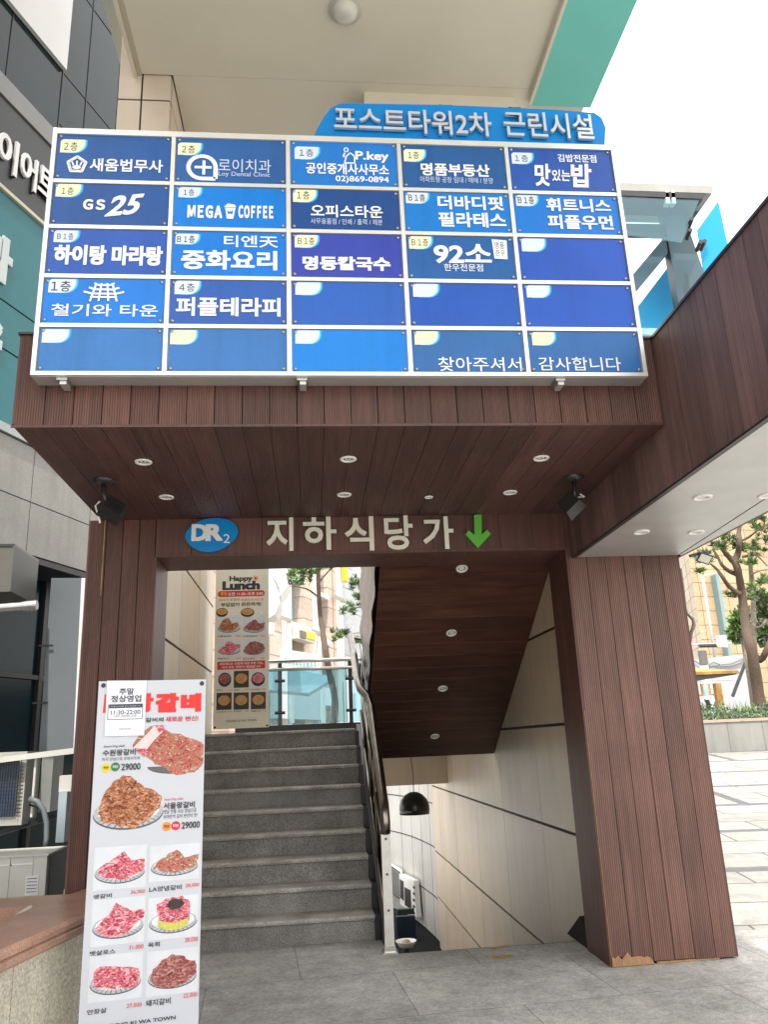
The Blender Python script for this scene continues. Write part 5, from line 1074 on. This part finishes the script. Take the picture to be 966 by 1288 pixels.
def bush(label, y, clumps, seed, mats, n=1.0):
    rnd = random.Random(seed); c0 = on(clumps[0][0], clumps[0][1], 1, y); t = thing('leafy_tree', label, 'tree', (c0.x, c0.y, zf), 'leafy trees beyond the planter')
    MB().tube([(c0.x, c0.y, zf-.2), (c0.x+.05, c0.y, (zf+c0.z)/2), (c0.x, c0.y, c0.z)], [.12, .09, .05], 8, BARKG).build('trunk', None, t, smooth=True)
    b = MB(); sc = y/F_PX*1.05
    for cx_, cy_, rx, ry in clumps:
        c = on(cx_, cy_, 1, y+rnd.uniform(-.8, .8))
        for k in range(int(rx*ry*2.6*n)):
            v = Vector((rnd.gauss(0, 1), rnd.gauss(0, 1), rnd.gauss(0, 1))).normalized()*rnd.uniform(.2, 1)**.4
            blade(b, c+Vector((v.x*rx*sc, v.y*rx*sc, v.z*ry*sc)), v+Vector((rnd.gauss(0, .5), rnd.gauss(0, .5), rnd.gauss(0, .5))), rnd.uniform(.18, .34), .14, mats[rnd.randrange(len(mats))], rnd)
    b.build('crown', None, t)
LT = [mat('leaf_%d' % i, c, .55, .1, 2) for i, c in enumerate([(0.08,0.17,0.04), (0.14,0.26,0.06), (0.05,0.10,0.03), (0.20,0.32,0.09)])]
bush('light green leafy tree behind the pine trunks', 31, [(930,785,9,10),(926,798,8,8),(936,770,6,6),(925,775,5,4)], 41, LT)
bush('greyish green leafy tree at the right edge behind the pines', 29, [(962,775,10,14),(955,795,8,10),(966,800,8,12),(960,755,7,7)], 42, [LT[0], LT[2], BARKG])
# pavilion
WDO = mat('orange_timber', (0.50, 0.27, 0.08), .55, .2, 8, stretch=(1, 6, 6)); YP = 25.0
pv = thing('wooden_pavilion', 'orange timber garden pavilion behind the planter shrubs', 'pavilion', tuple(on(890, 890, 1, YP)))
def pb_(px0, py0, px1, py1, y0_, y1_, M, nm):
    p, q_ = on(px0, py1, 1, y0_), on(px1, py0, 1, y0_); MB().box(p.x, q_.x, y0_, y1_, p.z, q_.z, M).build(nm, None, pv)
p, q_ = on(800, 851.5, 1, YP), on(932, 851.5, 1, YP); zr = p.z; zt_ = on(880, 845, 1, YP).z
MB().hexa([(p.x,YP,zr),(q_.x,YP,zr),(q_.x,YP+3.0,zr),(p.x,YP+3.0,zr)], [(p.x,YP,zt_),(q_.x-.05,YP,zt_),(q_.x-.9,YP+1.5,zt_+.25),(p.x+.6,YP+1.5,zt_+.25)], WDO).build('roof', None, pv)
MB().box(p.x+.05, q_.x-.1, YP+.04, YP+2.95, zr-.03, zr-.002, mat('green_underside', (.07,.10,.06), .7, .1, 4)).build('roof_lining', None, pv)
pb_(800, 855.5, 923, 860, YP+.1, YP+.24, WDO, 'beam')
for px in (853, 907):
    for yy in (YP+.08, YP+2.6): c_ = on(px, 870, 1, YP); MB().box(c_.x-.10, c_.x+.10, yy, yy+.18, zf-.2, on(px, 859, 1, YP).z, WDO).build('post', None, pv)
pb_(840, 872.5, 905, 877, YP+.13, YP+.22, WDO, 'rail')
for px in (876, 884, 892): pb_(px, 860, px+1.8, 873, YP+.14, YP+.2, WDO, 'baluster')
bo = thing('bollard_light', 'dark bollard light with pale head among the planter shrubs', 'bollard', tuple(on(893, 898, 1, 20.2)))
p = on(893, 898, 1, 20.2); q_ = on(891.5, 862, 1, 20.2)
MB().lathe([(.055, p.z-.2-.0), (.055, p.z+.36)], (p.x, 20.2, 0), 12, BLACKM).build('post', None, bo, smooth=True); MB().lathe([(.06, p.z+.361), (.06, p.z+.46)], (p.x, 20.2, 0), 12, RIM).build('collar', None, bo, smooth=True); MB().lathe([(.055, p.z+.461), (.06, q_.z), (.0, q_.z+.02)], (p.x, 20.2, 0), 12, mat('bollard_glass', (.25,.45,.7), .15, .1, 5)).build('head', None, bo, smooth=True)
# far things
hw = thing('white_hoarding', 'long white panel hoarding behind the pavilion with loose cables', 'fence', tuple(on(900, 880, 1, 36)))
hf2 = Frame((0, 36, 0), (1, 0, 0)); pp_ = [hf2.uv(*p) for p in ((820,900),(950,890),(941,822.5),(868,830),(820,835))]
MB().prism(hf2, pp_, -.3, 0, mat('white_sheet_panel', (0.40,0.42,0.44), .5, .06, .6)).build('panel', None, hw)
b = MB()
for pts in (((874,831),(882,836),(895,838),(905,837)), ((908,836),(920,835),(930,831),(940,826)), ((905,838),(918,838),(932,834),(938,828)), ((893,836),(898,833),(906,836),(908,843),(902,846),(894,843),(893,836))): b.tube([on(x, y, 1, 35.9) for x, y in pts], .03, 5, mat('grey_cable', (.2,.2,.21), .6, 0) if not b.mats else b.mats[0])
b.build('loose_cable', None, hw)
MB().tube([on(941, 826, 1, 34), on(922, 876, 1, 34)], .08, 6, DARKSTEEL).build('prop', None, hw)
po2 = thing('street_pole', 'thin pale grey utility pole with short top arm before the tan building', 'pole', tuple(on(903, 845, 1, 40)))
MB().tube([on(904, 855, 1, 40), on(884, 724, 1, 40)], .075, 8, mat('pole_grey', (.42,.45,.48), .5, .05, 2)).build('shaft', None, po2, smooth=True); MB().tube([on(884, 725, 1, 40), on(899, 721.5, 1, 40)], .05, 6, DULLAL).build('arm', None, po2)
ga = thing('barrier_arm', 'long grey horizontal barrier arm with dark boxes behind the pines', 'barrier', tuple(on(910, 812, 1, 38)))
MB().tube([on(868, 811, 1, 38), on(980, 806.5, 1, 38)], .045, 6, DULLAL).build('bar', None, ga)
for a in ((880,903,812.5), (924,939,808.5)): MB().tube([on(a[0], a[2], 1, 37.9), on(a[1], a[2]-.5, 1, 37.9)], .09, 8, DARKSTEEL).build('box', None, ga)
wb_ = Frame((0, 37.5, 0), (1, 0, 0)); MB().prism(wb_, [wb_.uv(*p) for p in ((903,813),(916,814),(914,798.5),(901,799.5))], -.05, 0, PAPER).build('white_board', None, ga)
kp = thing('kiosk_post', 'short grey box post with white base left of the pole', 'post', tuple(on(888, 845, 1, 33)))
p, q_ = on(884, 836, 1, 33), on(889, 818, 1, 33); MB().box(p.x, q_.x, 33, 33.25, p.z, q_.z, mat('grey_post', (.16,.15,.14), .5, 0)).build('cap', None, kp); p, q_ = on(885.5, 846, 1, 33), on(891, 836.5, 1, 33); MB().box(p.x, q_.x, 33, 33.25, zf-.2, q_.z-.02, RIM).build('base', None, kp)
def mat_panel(name, rgb, sx, sz, joint):
    M = mat_paving(name, rgb, sx, sz, 0, joint, .07, .06, None, .02, .6, 0.0)
    mp = [x for x in M.node_tree.nodes if x.type == 'MAPPING'][0]; mp.inputs['Rotation'].default_value = (math.radians(90), 0, 0); return M
tb = thing('tan_building', 'tall tan panelled building far behind the pines', 'building', tuple(on(900, 860, 1, 60)))
K = on(882, 800, 1, 60); K2 = on(845, 800, 1, 74); K3 = K+Vector((26, 5, 0))
TANB = mat_panel('tan_panel', (0.50, 0.37, 0.23), 2.6, 1.15, (0.22,0.16,0.10)); TANL = mat_panel('pale_tan_panel', (0.52, 0.44, 0.33), 2.6, 1.0, (0.26,0.20,0.15))
MB().quad([(K.x,K.y,-1),(K3.x,K3.y,-1),(K3.x,K3.y,30),(K.x,K.y,30)], TANB).quad([(K3.x,K3.y,-1),(K3.x,K3.y+20,-1),(K3.x,K3.y+20,30),(K3.x,K3.y,30)], TANB).quad([(K2.x,K2.y,30),(K.x,K.y,30),(K3.x,K3.y,30),(K3.x,K3.y+20,30)], TANB).build('front_wall', None, tb)
MB().quad([(K2.x,K2.y,-1),(K.x,K.y,-1),(K.x,K.y,30),(K2.x,K2.y,30)], TANL).build('side_wall', None, tb)
b = MB(); P1, P2 = on(920, 826, 1, 59.5), on(900, 722, 1, 59.5); b.box(P1.x-.16, P1.x+.1, 59.5, 60.4, P1.z-4, P2.z, mat('teal_pipe', (.20,.32,.34), .4, .05, 2)); b.build('downpipe', None, tb)
# floodlight on the outer edge of the wing, cable beside the pillar
fl = thing('floodlight', 'small grey floodlight fixed to the wing edge beside the pine', 'floodlight', tuple(on(886, 702, 1, 5.5)))
P = on(887, 702.5, 1, 5.5); U, N = Vector((.95, .1, -.3)).normalized(), Vector((-.1, -.75, -.65)).normalized(); V = N.cross(U); c8 = lambda a, e, f_: P+U*a+V*e+N*f_
MB().hexa([c8(-.048,-.036,-.03), c8(.048,-.036,-.03), c8(.048,.036,-.03), c8(-.048,.036,-.03)], [c8(-.055,-.041,0), c8(.055,-.041,0), c8(.055,.041,0), c8(-.055,.041,0)], DARKSTEEL).build('housing', None, fl)
MB().hexa([c8(-.043,-.030,.001), c8(.043,-.030,.001), c8(.043,.030,.001), c8(-.043,.030,.001)], [c8(-.043,-.030,.005), c8(.043,-.030,.005), c8(.043,.030,.005), c8(-.043,.030,.005)], mat('flood_glass', (.66,.64,.58), .2, 0)).build('front_glass', None, fl)
MB().tube([on(868, 699.5, 1, 5.5), on(876, 697, 1, 5.5), on(886, 694, 1, 5.5), on(892, 697, 1, 5.5)], .012, 6, BLACKM).build('bracket', None, fl)
b = MB(); b.tube([on(x, y, 1, 5.9) for x, y in ((857,715),(860,738),(863,765),(865,772),(872,779),(873.5,786),(870,796),(868,812))], [.008,.009,.009,.01,.014,.016,.014,.01], 6, BARKG); tag(b.build('dry_vine', smooth=True), 'dry brown vine hanging beside the right edge of the pillar', 'vine')

# ------------------------------------------------------------------ building behind the terrace
fb = on(338, 870, 1, 34); bf = Frame((fb.x, fb.y, 0), FD)
bb = thing('granite_building', 'pink granite and glass building across the upper plaza', 'building', (fb.x, fb.y, zf))
PINK = mat_panel('pink_granite', (0.62, 0.50, 0.42), 3.0, 1.05, (0.36,0.28,0.24)); WPI = mat('white_pilaster', (0.72,0.72,0.70), .5, .04, 1); WGL = mat('pale_window_glass', (0.26,0.34,0.38), .12, .25, .35, spec=.7); GRW = mat_panel('grey_facade_panel', (0.50,0.53,0.56), 3.0, 1.3, (0.3,0.32,0.34))
cc = lambda x: 330+x/5.853
def col(px0, px1, py0, py1, d0, d1, M, nm, par=bb):
    u0_ = bf.uv(px0, (py0+py1)/2)[0]; u1_ = bf.uv(px1, (py0+py1)/2)[0]; pm_ = (px0+px1)/2; v1_ = bf.uv(pm_, py0)[1]; v0_ = bf.uv(pm_, py1)[1]
    return MB().fbox(bf, u0_, u1_, v0_, v1_, d0, d1, M).build(nm, None, par)
col(300, cc(740), 640, 930, -6, -1.2, PINK, 'wall')
top, bot = 640, 930
col(322, cc(140), top, bot, -1.2, .0, PINK, 'pier'); col(cc(143), cc(178), top, bot, -1.2, .25, WPI, 'pilaster')
col(cc(180), cc(303), 728, 790, -1.2, -.5, WGL, 'window'); col(cc(180), cc(322), 786, 793, -.5, .25, WPI, 'sill'); col(cc(180), cc(303), top, 729, -1.2, -.1, WPI, 'spandrel')
col(cc(305), cc(368), top, bot, -1.2, .0, PINK, 'pier'); col(cc(371), cc(398), top, bot, -1.2, .25, WPI, 'pilaster')
col(cc(402), cc(482), top, 815, -1.2, -.6, WGL, 'window'); col(cc(402), cc(482), 747, 752, -.6, .1, WPI, 'sill'); col(cc(402), cc(490), 804, 810, -.6, .1, WPI, 'sill')
col(cc(485), cc(545), top, bot, -1.2, .0, PINK, 'pier'); col(cc(547), cc(566), top, bot, -1.2, .25, WPI, 'pilaster')
col(cc(568), cc(628), top, 800, -1.2, -.5, WGL, 'window'); col(cc(568), cc(640), 758, 762, -.5, .1, WPI, 'sill'); col(cc(630), cc(760), top, 850, -1.2, -.3, GRW, 'grey_wall'); col(cc(700), cc(760), 720, 728, -.3, 0, WPI, 'sill')
for a, c in ((90,166), (330,398), (490,566)): 
    yy = {90: 777, 330: 794, 490: 751}[a]; col(cc(a), cc(c), yy, yy+4.5, .26, .32, mat('grey_band_stone', (.36,.33,.29), .6, .05, 2), 'band')
col(340, cc(400), 858, 905, -.3, .3, mat('pale_shop_wall', (.55,.60,.62), .5, .08, .8), 'shop_wall'); col(cc(415), cc(500), 866, 888, .0, .3, PAPER, 'shop_poster'); col(cc(580), cc(650), 872, 890, .0, .3, PAPER, 'shop_poster')
for a in (150, 385, 560): col(cc(a), cc(a+22), 858, 910, .3, .4, WPI, 'column')
ys = thing('yellow_shop_sign', 'small yellow shop sign under the window of the pink building', 'sign', tuple(bf.at(2, 5, .3)))
def colz(px0, px1, py0, py1, d0, d1, M, nm, par): col(px0, px1, py0, py1, d0, d1, M, nm, par)
colz(cc(182), cc(318), 792.5, 807, .0, .5, mat('sign_box_white', (.62,.60,.50), .5, .05, 3), 'board', ys); colz(cc(250), cc(312), 797, 805, .5, .56, mat('sign_yellow', (.75,.55,.05), .5, 0), 'yellow_print', ys); colz(cc(200), cc(240), 795, 804, .5, .56, mat('sign_dark_print', (.14,.12,.10), .5, .4, 8), 'dark_print', ys)
yb = thing('yellow_banner', 'narrow upright yellow banner on the pink building', 'banner', tuple(bf.at(9, 9, .3))); colz(cc(545), cc(568), 690, 732, .3, .5, mat('banner_yellow', (.8,.52,.02), .5, .05, 3), 'cloth', yb)
bc = thing('shop_canopy', 'bluish glass canopy with white shop boards over the entrance of the pink building', 'canopy', tuple(bf.at(3, 3.5, 1)))
P = [on(x, y, 1, 31) for x, y in ((330,866),(388,872.5),(413,858),(413,850.5),(352,838),(330,842))]
fr = Frame((0, 31, 0), (1, 0, 0)); MB().prism(fr, [fr.uv(*p) for p in ((330,867),(388,872),(413,857),(413,850),(352,838),(330,842))], -2.0, 0, mat('canopy_sheet', (.42,.56,.62), .35, .1, 1)).build('roof_sheet', None, bc)
MB().prism(Frame((0, 31.2, 0), (1, 0, 0)), [fr.uv(*p) for p in ((352,838),(402,848),(402,823),(352,815))], -.2, 0, mat('shop_board_white', (.62,.68,.74), .45, .1, 4)).build('shop_board', None, bc)
b = MB(); rnd = random.Random(4)
for k in range(9):
    x = 358+k*4.6; b.prism(fr, [fr.uv(*p) for p in ((x,833+k*.8),(x+2.6,833.5+k*.8),(x+2.6,827+k*.7),(x,826.5+k*.7))], -.15, -.12, mat('print_blue', (.15,.3,.45), .5, 0) if k == 0 else b.mats[k % len(b.mats)])
    if k == 0: b.mats.append(mat('print_green', (.2,.4,.25), .5, 0)); b.mats.append(mat('print_grey', (.3,.32,.35), .5, 0))
b.build('board_print', None, bc)
cr_ = thing('curved_balcony', 'curved pale stone balcony ring between the lunch banner and the pine', 'balcony', tuple(on(345, 780, 1, 27)))
cf = Frame((0, 27, 0), (1, 0, 0)); cst = mat('pale_balcony_stone', (.55,.55,.53), .55, .06, 1.5)
MB().prism(cf, [cf.uv(*p) for p in ((326,782),(336,779),(346,772),(351,760),(351,745),(346,732),(340,722),(333,714),(328,700),(316,700),(316,782))], -1.5, 0, cst).build('ring', None, cr_)
MB().prism(cf, [cf.uv(*p) for p in ((352,747),(364,730),(366,700),(328,700),(336,714),(346,728),(350,738))], -2.2, -.4, mat('white_balcony_face', (.74,.74,.73), .5, .04, 1)).build('face', None, cr_)
MB().prism(cf, [cf.uv(*p) for p in ((336,796),(344,797),(344,783),(336,781))], -.8, -.1, WPI).build('bracket', None, cr_)
bpy.data.objects.remove(_to); bpy.data.curves.remove(_cu)
